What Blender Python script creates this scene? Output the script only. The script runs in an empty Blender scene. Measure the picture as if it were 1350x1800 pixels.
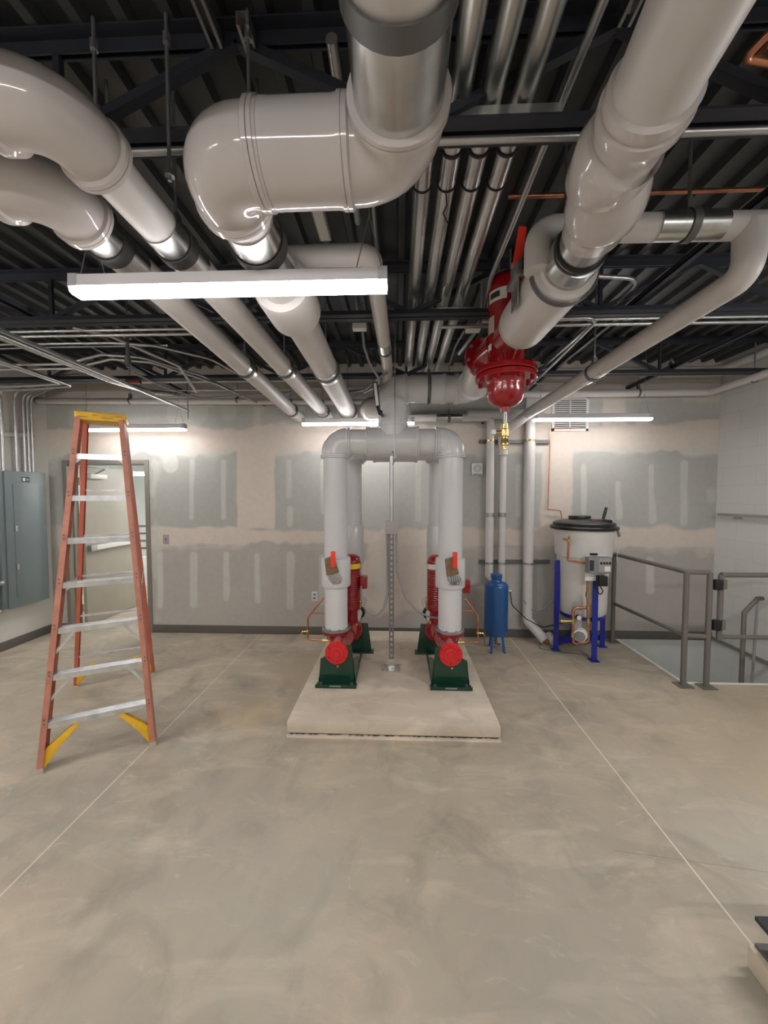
import bpy, bmesh, math, random
import numpy as np
from mathutils import Vector, Matrix
random.seed(7)
PI = math.pi
S = bpy.context.scene
COL = S.collection

# ------------------------------------------------------------------ camera, world, exposure
CAM_H = 1.71
FPX = 660.0
pitch = math.atan((900 - 872) / FPX)
yaw = math.atan((700 - 675) / FPX * math.cos(pitch))
Fv = Vector((-math.sin(yaw) * math.cos(pitch), math.cos(yaw) * math.cos(pitch), -math.sin(pitch)))
Rv = Vector((math.cos(yaw), math.sin(yaw), 0))
Uv = Rv.cross(Fv)
cd = bpy.data.cameras.new('camera')
cd.sensor_fit = 'VERTICAL'; cd.sensor_height = 36; cd.sensor_width = 27
cd.lens = FPX / 1800 * 36
cd.clip_start = 0.02; cd.clip_end = 100
cam = bpy.data.objects.new('camera', cd); COL.objects.link(cam)
m = Matrix((Rv, Uv, -Fv)).transposed().to_4x4(); m.translation = Vector((0, 0, CAM_H))
cam.matrix_world = m
S.camera = cam
w = bpy.data.worlds.new('world'); S.world = w; w.use_nodes = True
w.node_tree.nodes['Background'].inputs[0].default_value = (0.8, 0.85, 0.9, 1)
w.node_tree.nodes['Background'].inputs[1].default_value = 0.05
S.view_settings.view_transform = 'Standard'; S.view_settings.look = 'None'
S.view_settings.gamma = 1; S.view_settings.use_curve_mapping = False
S.view_settings.exposure = 1.58
LENS_POWER = 9.0
ADDED_POWER = 35.0  # strength of the added unseen lamps, set above the seen ones

def ray(u, v): return Fv + Rv * ((u - 675) / FPX) + Uv * ((900 - v) / FPX)
def atZ(u, v, Z=0.0):
    d = ray(u, v); t = (Z - CAM_H) / d.z; return Vector((d.x * t, d.y * t, Z))
def atY(u, v, Y):
    d = ray(u, v); t = Y / d.y; return Vector((d.x * t, Y, CAM_H + d.z * t))
def atX(u, v, X):
    d = ray(u, v); t = X / d.x; return Vector((X, d.y * t, CAM_H + d.z * t))

# room measures (metres)
D = 4.54; XL = -4.36; XR = 3.72; YB = -3.3; ZC = 3.25; PADZ = 0.11

# ------------------------------------------------------------------ materials
def mat(name, col, rough=0.5, metal=0.0, var=0.06, vscale=6.0, bump=0.0, bscale=40.0, emit=None, spec=None, coat=0.0, stretch=None, alpha=None):
    m = bpy.data.materials.new(name); m.use_nodes = True
    nt = m.node_tree; b = nt.nodes['Principled BSDF']
    b.inputs['Roughness'].default_value = rough; b.inputs['Metallic'].default_value = metal
    if spec is not None: b.inputs['Specular IOR Level'].default_value = spec
    if coat: b.inputs['Coat Weight'].default_value = coat; b.inputs['Coat Roughness'].default_value = 0.06
    tc = nt.nodes.new('ShaderNodeTexCoord'); src = tc.outputs['Object']
    if stretch:
        mp = nt.nodes.new('ShaderNodeMapping'); mp.inputs['Scale'].default_value = stretch
        nt.links.new(src, mp.inputs[0]); src = mp.outputs[0]
    n = nt.nodes.new('ShaderNodeTexNoise'); n.inputs['Scale'].default_value = vscale; n.inputs['Detail'].default_value = 4
    nt.links.new(src, n.inputs['Vector'])
    r = nt.nodes.new('ShaderNodeValToRGB')
    r.color_ramp.elements[0].position = 0.3; r.color_ramp.elements[1].position = 0.7
    r.color_ramp.elements[0].color = tuple(max(0, c * (1 - var)) for c in col) + (1,)
    r.color_ramp.elements[1].color = tuple(min(1, c * (1 + var)) for c in col) + (1,)
    nt.links.new(n.outputs['Fac'], r.inputs[0]); nt.links.new(r.outputs[0], b.inputs['Base Color'])
    if bump:
        n2 = nt.nodes.new('ShaderNodeTexNoise'); n2.inputs['Scale'].default_value = bscale; n2.inputs['Detail'].default_value = 3
        nt.links.new(src, n2.inputs['Vector'])
        bp = nt.nodes.new('ShaderNodeBump'); bp.inputs['Strength'].default_value = bump; bp.inputs['Distance'].default_value = 0.01
        nt.links.new(n2.outputs['Fac'], bp.inputs['Height']); nt.links.new(bp.outputs[0], b.inputs['Normal'])
    if emit:
        b.inputs['Emission Color'].default_value = (emit[0], emit[1], emit[2], 1); b.inputs['Emission Strength'].default_value = emit[3]
    return m

PVC = mat('white_pvc_cover', (0.60, 0.56, 0.55), 0.09, var=0.02, bump=0.03, bscale=5)
JACKET = mat('white_pipe_jacket', (0.62, 0.59, 0.575), 0.42, var=0.03)
RISER = mat('white_riser_jacket', (0.65, 0.645, 0.655), 0.22, var=0.02)
TAPEM = mat('aged_joint_tape', (0.50, 0.44, 0.36), 0.5)
GALV = mat('galvanised_sheet', (0.62, 0.63, 0.62), 0.27, 1.0, var=0.12, vscale=18)
DUCTM = mat('spiral_tube_steel', (0.66, 0.66, 0.63), 0.33, 1.0, var=0.2, vscale=5, stretch=(3, 0.6, 3))
STEEL = mat('zinc_steel', (0.42, 0.42, 0.42), 0.4, 0.9, var=0.1)
DKSTEEL = mat('dark_hanger_steel', (0.14, 0.14, 0.14), 0.5, 0.4)
JOISTM = mat('dark_joist_paint', (0.022, 0.025, 0.036), 0.55, 0.0, var=0.2)
DECKM = mat('grey_deck_paint', (0.064, 0.067, 0.067), 0.45, 0.3, var=0.18, vscale=3)
CONDM = mat('conduit_steel', (0.50, 0.50, 0.49), 0.33, 0.85, var=0.1)
FLEXM = mat('grey_flex_conduit', (0.27, 0.27, 0.28), 0.5)
REDM = mat('red_enamel', (0.30, 0.005, 0.009), 0.2, 0.0, var=0.08, coat=0.4)
BRRED = mat('bright_red_cover', (0.62, 0.014, 0.018), 0.28, var=0.08, coat=0.2)
LEVRED = mat('red_lever_plastic', (0.85, 0.045, 0.02), 0.35)
GREENM = mat('dark_green_enamel', (0.006, 0.042, 0.024), 0.28, var=0.15, coat=0.2)
BLUETK = mat('blue_tank_enamel', (0.012, 0.085, 0.27), 0.3, var=0.06, coat=0.2)
BLUEST = mat('royal_blue_enamel', (0.012, 0.022, 0.27), 0.35, var=0.1)
BLACKP = mat('black_plastic', (0.012, 0.012, 0.014), 0.32)
BLACKR = mat('black_rubber', (0.02, 0.02, 0.02), 0.7)
TANKM = mat('white_poly_tank', (0.66, 0.64, 0.61), 0.35, var=0.03)
TANKLOW = mat('grey_white_poly_cone', (0.60, 0.60, 0.59), 0.4, var=0.03)
COPPER = mat('copper_tube', (0.60, 0.26, 0.15), 0.3, 0.9, var=0.18, vscale=20)
BRASS = mat('brass', (0.62, 0.46, 0.18), 0.25, 0.95, var=0.12, vscale=30)
ORFIB = mat('orange_fibreglass', (0.50, 0.20, 0.14), 0.45, var=0.16, vscale=14)
ORFIB2 = mat('red_orange_fibreglass', (0.52, 0.13, 0.08), 0.4, var=0.1)
YEL = mat('yellow_plastic', (0.78, 0.44, 0.02), 0.45, var=0.1, vscale=25)
YELST = mat('yellow_sticker', (0.85, 0.66, 0.03), 0.4)
ALUM = mat('brushed_aluminium', (0.72, 0.73, 0.75), 0.3, 0.9, var=0.16, vscale=16)
RAILM = mat('taupe_rail_paint', (0.155, 0.14, 0.122), 0.42, var=0.05)
BASEM = mat('taupe_vinyl_base', (0.115, 0.105, 0.09), 0.5, var=0.05)
FRAMEM = mat('taupe_door_frame', (0.22, 0.20, 0.17), 0.42, var=0.04)
LEAFM = mat('beige_grey_door', (0.36, 0.33, 0.27), 0.45, var=0.03)
PANELM = mat('slate_panel_enamel', (0.15, 0.185, 0.195), 0.4, var=0.05)
WHITEP = mat('white_plastic', (0.74, 0.73, 0.70), 0.35, var=0.02)
GREYP = mat('grey_plastic', (0.22, 0.235, 0.24), 0.4)
BOXM = mat('grey_junction_box', (0.34, 0.31, 0.31), 0.4, var=0.03)
PAPER = mat('paper_sticker', (0.75, 0.73, 0.68), 0.6)
DKPRINT = mat('dark_print', (0.03, 0.03, 0.035), 0.6)
TAG = mat('brown_valve_tag', (0.20, 0.12, 0.06), 0.5, var=0.25, vscale=60)
WALLSIDE = mat('left_wall_paint', (0.60, 0.58, 0.54), 0.7, var=0.05, vscale=2)
REARM = mat('rear_wall_paint', (0.62, 0.60, 0.56), 0.8, var=0.05, vscale=2)
STAIRW = mat('stairwell_wall_paint', (0.60, 0.62, 0.58), 0.7, var=0.03)
STAIRF = mat('stair_landing_floor', (0.42, 0.42, 0.40), 0.7, var=0.06)
WHITEEDGE = mat('white_edge_paint', (0.78, 0.76, 0.72), 0.6)
HOUSEM = mat('white_lamp_housing', (0.80, 0.78, 0.80), 0.35, var=0.01)
LENSM = mat('lit_lamp_lens', (0.9, 0.9, 0.9), 0.5, var=0.0, emit=(1.0, 0.98, 0.97, LENS_POWER))
LENSADD = mat('lit_lens_added_lamp', (0.9, 0.9, 0.9), 0.5, var=0.0, emit=(1.0, 0.98, 0.97, ADDED_POWER))  # lens of the lamps added out of view
FARW = mat('far_room_wall', (0.78, 0.81, 0.78), 0.7, var=0.02)
LAMPCLR = mat('clear_end_cap', (0.55, 0.55, 0.58), 0.25)

STAINS = ((-1.15, 2.85, .22, (.52, .40, .25), .8), (2.3, 2.4, .75, (.50, .40, .28), .55), (3.0, 3.0, .5, (.52, .40, .27), .5), (-0.9, 3.6, .35, (.50, .40, .27), .6), (-1.9, 2.0, .5, (.33, .31, .26), .5), (0.6, 1.2, .5, (.36, .34, .29), .5), (1.9, 1.7, .5, (.50, .47, .40), .6), (-0.6, 1.6, .6, (.50, .46, .38), .5), (-3.4, 2.6, .6, (.45, .38, .28), .5))
def concrete(name, c1, c2, c3, joints=True, rough=0.5):
    m = bpy.data.materials.new(name); m.use_nodes = True; nt = m.node_tree; L = nt.links
    b = nt.nodes['Principled BSDF']
    tc = nt.nodes.new('ShaderNodeTexCoord')
    def noise(scale, detail, stretch=(1, 1, 1), dist=0.0, rot=0.0):
        mp = nt.nodes.new('ShaderNodeMapping'); mp.inputs['Scale'].default_value = stretch; mp.inputs['Rotation'].default_value = (0, 0, rot)
        L.new(tc.outputs['Object'], mp.inputs[0])
        n = nt.nodes.new('ShaderNodeTexNoise'); n.inputs['Scale'].default_value = scale; n.inputs['Detail'].default_value = detail
        n.inputs['Distortion'].default_value = dist; n.inputs['Roughness'].default_value = 0.6
        L.new(mp.outputs[0], n.inputs['Vector']); return n.outputs['Fac']
    def ramp(f, p0, p1):
        r = nt.nodes.new('ShaderNodeMapRange'); r.inputs['From Min'].default_value = p0; r.inputs['From Max'].default_value = p1
        L.new(f, r.inputs['Value']); return r.outputs[0]
    def mix(f, a, bb, blend='MIX'):
        x = nt.nodes.new('ShaderNodeMix'); x.data_type = 'RGBA'; x.blend_type = blend
        if isinstance(f, float): x.inputs['Factor'].default_value = f
        else: L.new(f, x.inputs['Factor'])
        for s, val in ((x.inputs['A'], a), (x.inputs['B'], bb)):
            if isinstance(val, tuple): s.default_value = val + (1,)
            else: L.new(val, s)
        return x.outputs['Result']
    a = mix(ramp(noise(0.9, 5, dist=1.0), 0.38, 0.62), c1, c2)
    a = mix(ramp(noise(1.7, 6, (1, 0.6, 1), 1.5, 0.5), 0.52, 0.72), a, c3)
    st = ramp(noise(3.6, 10, (0.55, 1.5, 1), 0.8, 0.25), 0.50, 0.66)
    sc = nt.nodes.new('ShaderNodeMath'); sc.operation = 'MULTIPLY'; sc.inputs[1].default_value = 0.42; L.new(st, sc.inputs[0])
    a = mix(sc.outputs[0], a, tuple(min(1, c * 1.42) for c in c2))
    dk = ramp(noise(3.0, 9, (1, 1, 1), 0.8, 1.1), 0.50, 0.68)
    s2 = nt.nodes.new('ShaderNodeMath'); s2.operation = 'MULTIPLY'; s2.inputs[1].default_value = 0.62; L.new(dk, s2.inputs[0])
    a = mix(s2.outputs[0], a, tuple(c * 0.70 for c in c1))
    if joints:
        for (cx_, cy_, rad, colr, k_) in STAINS:
            vm = nt.nodes.new('ShaderNodeVectorMath'); vm.operation = 'DISTANCE'; vm.inputs[1].default_value = (cx_, cy_, 0)
            ad = nt.nodes.new('ShaderNodeMath'); ad.operation = 'MULTIPLY_ADD'; L.new(noise(6, 5), ad.inputs[0]); ad.inputs[1].default_value = -rad * 1.6
            L.new(tc.outputs['Object'], vm.inputs[0]); L.new(vm.outputs['Value'], ad.inputs[2])
            mr = nt.nodes.new('ShaderNodeMapRange'); mr.inputs['From Min'].default_value = rad * .6; mr.inputs['From Max'].default_value = -rad * .7
            mr.inputs['To Max'].default_value = k_; L.new(ad.outputs[0], mr.inputs['Value']); a = mix(mr.outputs[0], a, colr)
        sp = ramp(noise(11, 8, (0.7, 1.3, 1), 1.0, 0.4), 0.60, 0.74)
        s3 = nt.nodes.new('ShaderNodeMath'); s3.operation = 'MULTIPLY'; s3.inputs[1].default_value = 0.45; L.new(sp, s3.inputs[0])
        a = mix(s3.outputs[0], a, (0.66, 0.60, 0.50))
        # hairline crack running across the slab at the right
        q1, q2 = atZ(1080, 1495), atZ(1350, 1533); nn = Vector((-(q2 - q1).y, (q2 - q1).x, 0)).normalized()
        dt = nt.nodes.new('ShaderNodeVectorMath'); dt.operation = 'DOT_PRODUCT'; dt.inputs[1].default_value = nn; L.new(tc.outputs['Object'], dt.inputs[0])
        ck = nt.nodes.new('ShaderNodeMath'); ck.operation = 'SUBTRACT'; ck.inputs[1].default_value = q1.dot(nn); L.new(dt.outputs['Value'], ck.inputs[0])
        ca = nt.nodes.new('ShaderNodeMath'); ca.operation = 'ABSOLUTE'; L.new(ck.outputs[0], ca.inputs[0])
        cl = nt.nodes.new('ShaderNodeMath'); cl.operation = 'LESS_THAN'; cl.inputs[1].default_value = 0.0016; L.new(ca.outputs[0], cl.inputs[0])
        sx_ = nt.nodes.new('ShaderNodeSeparateXYZ'); L.new(tc.outputs['Object'], sx_.inputs[0])
        gx_ = nt.nodes.new('ShaderNodeMath'); gx_.operation = 'GREATER_THAN'; gx_.inputs[1].default_value = q1.x; L.new(sx_.outputs['X'], gx_.inputs[0])
        cm = nt.nodes.new('ShaderNodeMath'); cm.operation = 'MULTIPLY'; L.new(cl.outputs[0], cm.inputs[0]); L.new(gx_.outputs[0], cm.inputs[1])
        cm2 = nt.nodes.new('ShaderNodeMath'); cm2.operation = 'MULTIPLY'; cm2.inputs[1].default_value = .55; L.new(cm.outputs[0], cm2.inputs[0])
        a = mix(cm2.outputs[0], a, (0.20, 0.17, 0.13))
        sep = nt.nodes.new('ShaderNodeSeparateXYZ'); L.new(tc.outputs['Object'], sep.inputs[0])
        def line(out, pos, wdt):
            s = nt.nodes.new('ShaderNodeMath'); s.operation = 'SUBTRACT'; s.inputs[1].default_value = pos; L.new(out, s.inputs[0])
            ab = nt.nodes.new('ShaderNodeMath'); ab.operation = 'ABSOLUTE'; L.new(s.outputs[0], ab.inputs[0])
            lt = nt.nodes.new('ShaderNodeMath'); lt.operation = 'LESS_THAN'; lt.inputs[1].default_value = wdt; L.new(ab.outputs[0], lt.inputs[0])
            return lt.outputs[0]
        # reddish-orange curing stains near the far end (a fixed mark on the slab)
        a = mix(line(sep.outputs['X'], -1.70, 0.0032), a, (0.72, 0.66, 0.54))
        a = mix(line(sep.outputs['X'], 1.352, 0.0038), a, (0.76, 0.70, 0.58))
        a = mix(line(sep.outputs['Y'], 4.06, 0.006), a, (0.44, 0.40, 0.33))
    L.new(a, b.inputs['Base Color'])
    rr = nt.nodes.new('ShaderNodeMapRange'); rr.inputs['To Min'].default_value = rough - 0.1; rr.inputs['To Max'].default_value = rough + 0.12
    L.new(noise(4, 4), rr.inputs['Value']); L.new(rr.outputs[0], b.inputs['Roughness'])
    bp = nt.nodes.new('ShaderNodeBump'); bp.inputs['Strength'].default_value = 0.12; bp.inputs['Distance'].default_value = 0.01
    L.new(noise(30, 5), bp.inputs['Height']); L.new(bp.outputs[0], b.inputs['Normal'])
    return m
FLOORM = concrete('floor_concrete', (0.39, 0.342, 0.268), (0.50, 0.42, 0.318), (0.45, 0.415, 0.33))
PADM = concrete('pad_concrete', (0.60, 0.51, 0.405), (0.66, 0.57, 0.455), (0.60, 0.53, 0.44), joints=False, rough=0.6)

def blockwall():
    m = bpy.data.materials.new('painted_block_wall'); m.use_nodes = True; nt = m.node_tree; L = nt.links
    b = nt.nodes['Principled BSDF']; b.inputs['Roughness'].default_value = 0.55
    tc = nt.nodes.new('ShaderNodeTexCoord'); mp = nt.nodes.new('ShaderNodeMapping')
    mp.inputs['Rotation'].default_value = (PI / 2, 0, PI / 2)
    sx = nt.nodes.new('ShaderNodeSeparateXYZ'); L.new(tc.outputs['Object'], sx.inputs[0])
    cx = nt.nodes.new('ShaderNodeCombineXYZ'); L.new(sx.outputs['Y'], cx.inputs[0]); L.new(sx.outputs['Z'], cx.inputs[1])
    br = nt.nodes.new('ShaderNodeTexBrick'); L.new(cx.outputs[0], br.inputs['Vector'])
    br.inputs['Scale'].default_value = 1.0; br.inputs['Brick Width'].default_value = 0.406; br.inputs['Row Height'].default_value = 0.203
    br.inputs['Mortar Size'].default_value = 0.006
    br.inputs['Color1'].default_value = (0.66, 0.655, 0.62, 1); br.inputs['Color2'].default_value = (0.645, 0.64, 0.61, 1); br.inputs['Mortar'].default_value = (0.61, 0.605, 0.575, 1)
    L.new(br.outputs['Color'], b.inputs['Base Color'])
    bp = nt.nodes.new('ShaderNodeBump'); bp.inputs['Strength'].default_value = 0.15; bp.inputs['Distance'].default_value = 0.004; bp.invert = True
    L.new(br.outputs['Fac'], bp.inputs['Height']); L.new(bp.outputs[0], b.inputs['Normal'])
    return m
BLOCKM = blockwall()

def attrmat():
    m = bpy.data.materials.new('taped_drywall'); m.use_nodes = True; nt = m.node_tree
    b = nt.nodes['Principled BSDF']; b.inputs['Roughness'].default_value = 0.75
    a = nt.nodes.new('ShaderNodeVertexColor'); a.layer_name = 'drywall'
    nt.links.new(a.outputs['Color'], b.inputs['Base Color'])
    return m
DRYM = attrmat()

# ------------------------------------------------------------------ mesh helpers
def frame_for(d):
    d = Vector(d).normalized()
    up = Vector((0, 0, 1)) if abs(d.z) < 0.95 else Vector((0, 1, 0))
    a = d.cross(up).normalized(); b = a.cross(d).normalized()
    return a, b, d

def fillet(pts, R, n=8):
    pts = [Vector(p) for p in pts]; out = [pts[0]]
    for i in range(1, len(pts) - 1):
        p0, p, p1 = pts[i - 1], pts[i], pts[i + 1]
        a = (p0 - p).normalized(); b = (p1 - p).normalized()
        ang = a.angle(b)
        r = R[i - 1] if isinstance(R, (list, tuple)) else R
        if PI - ang < 0.02 or r <= 0: out.append(p); continue
        t = r / math.tan(ang / 2); t = min(t, (p0 - p).length * 0.49 if i > 1 else (p0 - p).length * 0.98, (p1 - p).length * 0.49 if i < len(pts) - 2 else (p1 - p).length * 0.98)
        rr = t * math.tan(ang / 2)
        c = p + (a + b).normalized() * (rr / math.sin(ang / 2))
        s = p + a * t; e = p + b * t; vs = s - c; ve = e - c; sw = vs.angle(ve)
        ax = vs.cross(ve).normalized()
        for k in range(n + 1): out.append(c + Matrix.Rotation(sw * k / n, 3, ax) @ vs)
    out.append(pts[-1]); return out

class MB:
    def __init__(s): s.bm = bmesh.new()
    def box(s, lo, hi, rot=None, about=None):
        lo = Vector(lo); hi = Vector(hi); v = []
        for z in (lo.z, hi.z):
            for x, y in ((lo.x, lo.y), (hi.x, lo.y), (hi.x, hi.y), (lo.x, hi.y)):
                p = Vector((x, y, z))
                if rot is not None: c = about or (lo + hi) / 2; p = rot @ (p - c) + c
                v.append(s.bm.verts.new(p))
        for f in ((3, 2, 1, 0), (4, 5, 6, 7), (0, 1, 5, 4), (1, 2, 6, 5), (2, 3, 7, 6), (3, 0, 4, 7)): s.bm.faces.new([v[i] for i in f])
        return s
    def bar(s, p0, p1, w, h, up=None):
        p0 = Vector(p0); p1 = Vector(p1); a, b, d = frame_for(p1 - p0)
        if up is not None:
            b = Vector(up); b = (b - d * b.dot(d)).normalized(); a = d.cross(b)
        v = []
        for p in (p0, p1):
            for x, y in ((-w / 2, -h / 2), (w / 2, -h / 2), (w / 2, h / 2), (-w / 2, h / 2)): v.append(s.bm.verts.new(p + a * x + b * y))
        for f in ((0, 1, 2, 3), (7, 6, 5, 4), (0, 4, 5, 1), (1, 5, 6, 2), (2, 6, 7, 3), (3, 7, 4, 0)): s.bm.faces.new([v[i] for i in f])
        return s
    def tube(s, pts, r, seg=20, caps=True, closed=False):
        pts = [Vector(p) for p in pts]; n = len(pts)
        rs = r if isinstance(r, (list, tuple)) else [r] * n
        ds = []
        for i in range(n):
            if i == 0: d = pts[1] - pts[0]
            elif i == n - 1: d = pts[-1] - pts[-2]
            else:
                d = (pts[i] - pts[i - 1]).normalized() + (pts[i + 1] - pts[i]).normalized()
            if d.length < 1e-9: d = ds[-1] if ds else Vector((0, 0, 1))
            ds.append(d.normalized())
        a, b, _ = frame_for(ds[0]); rings = []
        for i in range(n):
            if i:
                q = ds[i - 1].rotation_difference(ds[i]); a = (q @ a); a = (a - ds[i] * a.dot(ds[i])).normalized()
            b = ds[i].cross(a)
            rings.append([s.bm.verts.new(pts[i] + (a * math.cos(2 * PI * k / seg) + b * math.sin(2 * PI * k / seg)) * rs[i]) for k in range(seg)])
        for i in range(n - 1):
            for k in range(seg):
                j = (k + 1) % seg; s.bm.faces.new((rings[i][k], rings[i][j], rings[i + 1][j], rings[i + 1][k]))
        if caps:
            s.bm.faces.new(list(reversed(rings[0]))); s.bm.faces.new(rings[-1])
        return s
    def cyl(s, p0, p1, r, r2=None, seg=24): return s.tube([p0, p1], [r, r if r2 is None else r2], seg)
    def lathe(s, prof, o, axis=(0, 0, 1), seg=32):
        a, b, d = frame_for(axis); o = Vector(o); rings = []
        for r, h in prof:
            rings.append([s.bm.verts.new(o + d * h + (a * math.cos(2 * PI * k / seg) + b * math.sin(2 * PI * k / seg)) * max(r, 0.0004)) for k in range(seg)])
        for i in range(len(rings) - 1):
            for k in range(seg):
                j = (k + 1) % seg; s.bm.faces.new((rings[i][k], rings[i][j], rings[i + 1][j], rings[i + 1][k]))
        s.bm.faces.new(list(reversed(rings[0]))); s.bm.faces.new(rings[-1]); return s
    def band(s, c, axis, r, wdt, th=0.004, seg=28):
        a, b, d = frame_for(axis); c = Vector(c)
        prof = [(r, -wdt / 2), (r + th, -wdt / 2), (r + th, wdt / 2), (r, wdt / 2), (r, -wdt / 2)]
        rings = []
        for rr, h in prof[:-1]:
            rings.append([s.bm.verts.new(c + d * h + (a * math.cos(2 * PI * k / seg) + b * math.sin(2 * PI * k / seg)) * rr) for k in range(seg)])
        for i in range(4):
            q = rings[(i + 1) % 4]
            for k in range(seg):
                j = (k + 1) % seg; s.bm.faces.new((rings[i][k], rings[i][j], q[j], q[k]))
        return s
    def prism(s, poly, ext):
        ext = Vector(ext); a = [s.bm.verts.new(Vector(p)) for p in poly]; b = [s.bm.verts.new(Vector(p) + ext) for p in poly]
        n = len(a)
        s.bm.faces.new(list(reversed(a))); s.bm.faces.new(b)
        for i in range(n): s.bm.faces.new((a[i], a[(i + 1) % n], b[(i + 1) % n], b[i]))
        return s
    def ball(s, c, r, sc=(1, 1, 1), seg=20):
        mtx = Matrix.Translation(Vector(c)) @ Matrix.Diagonal((sc[0], sc[1], sc[2], 1))
        bmesh.ops.create_uvsphere(s.bm, u_segments=seg, v_segments=seg // 2 + 2, radius=r, matrix=mtx); return s
    def build(s, name, material, parent=None, bevel=0.0, smooth=True, ang=38):
        bm = s.bm
        bmesh.ops.recalc_face_normals(bm, faces=bm.faces)
        if bevel:
            es = [e for e in bm.edges if len(e.link_faces) == 2 and e.calc_face_angle(0) > 0.6]
            bmesh.ops.bevel(bm, geom=es, offset=bevel, segments=2, affect='EDGES', profile=0.6, clamp_overlap=True)
        if smooth:
            for f in bm.faces: f.smooth = True
            th = math.radians(ang)
            for e in bm.edges:
                if len(e.link_faces) == 2 and e.calc_face_angle(0) > th: e.smooth = False
        me = bpy.data.meshes.new(name); bm.to_mesh(me); bm.free(); me.materials.append(material)
        o = bpy.data.objects.new(name, me); COL.objects.link(o)
        if parent is not None:
            o.parent = parent
            if not isinstance(parent.data, bpy.types.Mesh): o.location = -parent.location
        return o

def tag(o, label, cat, group=None):
    o['label'] = label; o['category'] = cat
    if group: o['group'] = group
    return o
def thing(name, label, cat, loc=(0, 0, 0), group=None):
    o = bpy.data.objects.new(name, None); COL.objects.link(o); o.location = Vector(loc); o.empty_display_size = 0.05
    return tag(o, label, cat, group)
def struct(o): o['kind'] = 'structure'; return o
def dup(root, shift, label, group=None):
    r = root.copy(); COL.objects.link(r); r.location = root.location + Vector(shift); r['label'] = label
    if group: r['group'] = group
    for ch in list(root.children):
        c = ch.copy(); COL.objects.link(c); c.parent = r
        for g in ch.children:
            d = g.copy(); COL.objects.link(d); d.parent = c
    return r

# ------------------------------------------------------------------ structure
b = MB(); b.box((XL, YB, -0.2), (XR, 3.47, 0)); b.box((XL, 3.47, -0.2), (2.62, D + 0.14, 0)); b.box((XL - 0.2, D + 0.14, -0.2), (-2.2, 8.4, 0))
struct(b.build('floor', FLOORM, smooth=False))
# corrugated roof deck
b = MB(); x = XL - 0.15; prof = []
while x < XR + 0.2:
    prof += [(x, ZC + 0.04), (x + 0.088, ZC + 0.04), (x + 0.102, ZC), (x + 0.138, ZC)]; x += 0.152
vs = [[b.bm.verts.new((px, y, pz)) for px, pz in prof] for y in (YB - 0.1, D + 0.14)]
for i in range(len(prof) - 1): b.bm.faces.new((vs[0][i], vs[0][i + 1], vs[1][i + 1], vs[1][i]))
o = b.build('ceiling', DECKM, smooth=False); struct(o)
md = o.modifiers.new('thick', 'SOLIDIFY'); md.thickness = 0.002; md.offset = 1
b = MB(); b.box((XL - 0.2, YB - 0.2, ZC + 0.05), (XR + 0.2, D + 0.2, ZC + 0.12)); struct(b.build('ceiling', DECKM, smooth=False))
b = MB(); b.box((XL - 0.14, YB, -0.2), (XL, D + 0.14, ZC + 0.05)); struct(b.build('wall_left', WALLSIDE, smooth=False))
b = MB(); b.box((XR, YB, -2.6), (XR + 0.14, D + 0.14, ZC + 0.05)); struct(b.build('wall_right', BLOCKM, smooth=False))
b = MB(); b.box((XL - 0.14, YB - 0.14, -0.2), (XR + 0.14, YB, ZC + 0.05)); struct(b.build('wall_rear', REARM, smooth=False))

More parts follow.
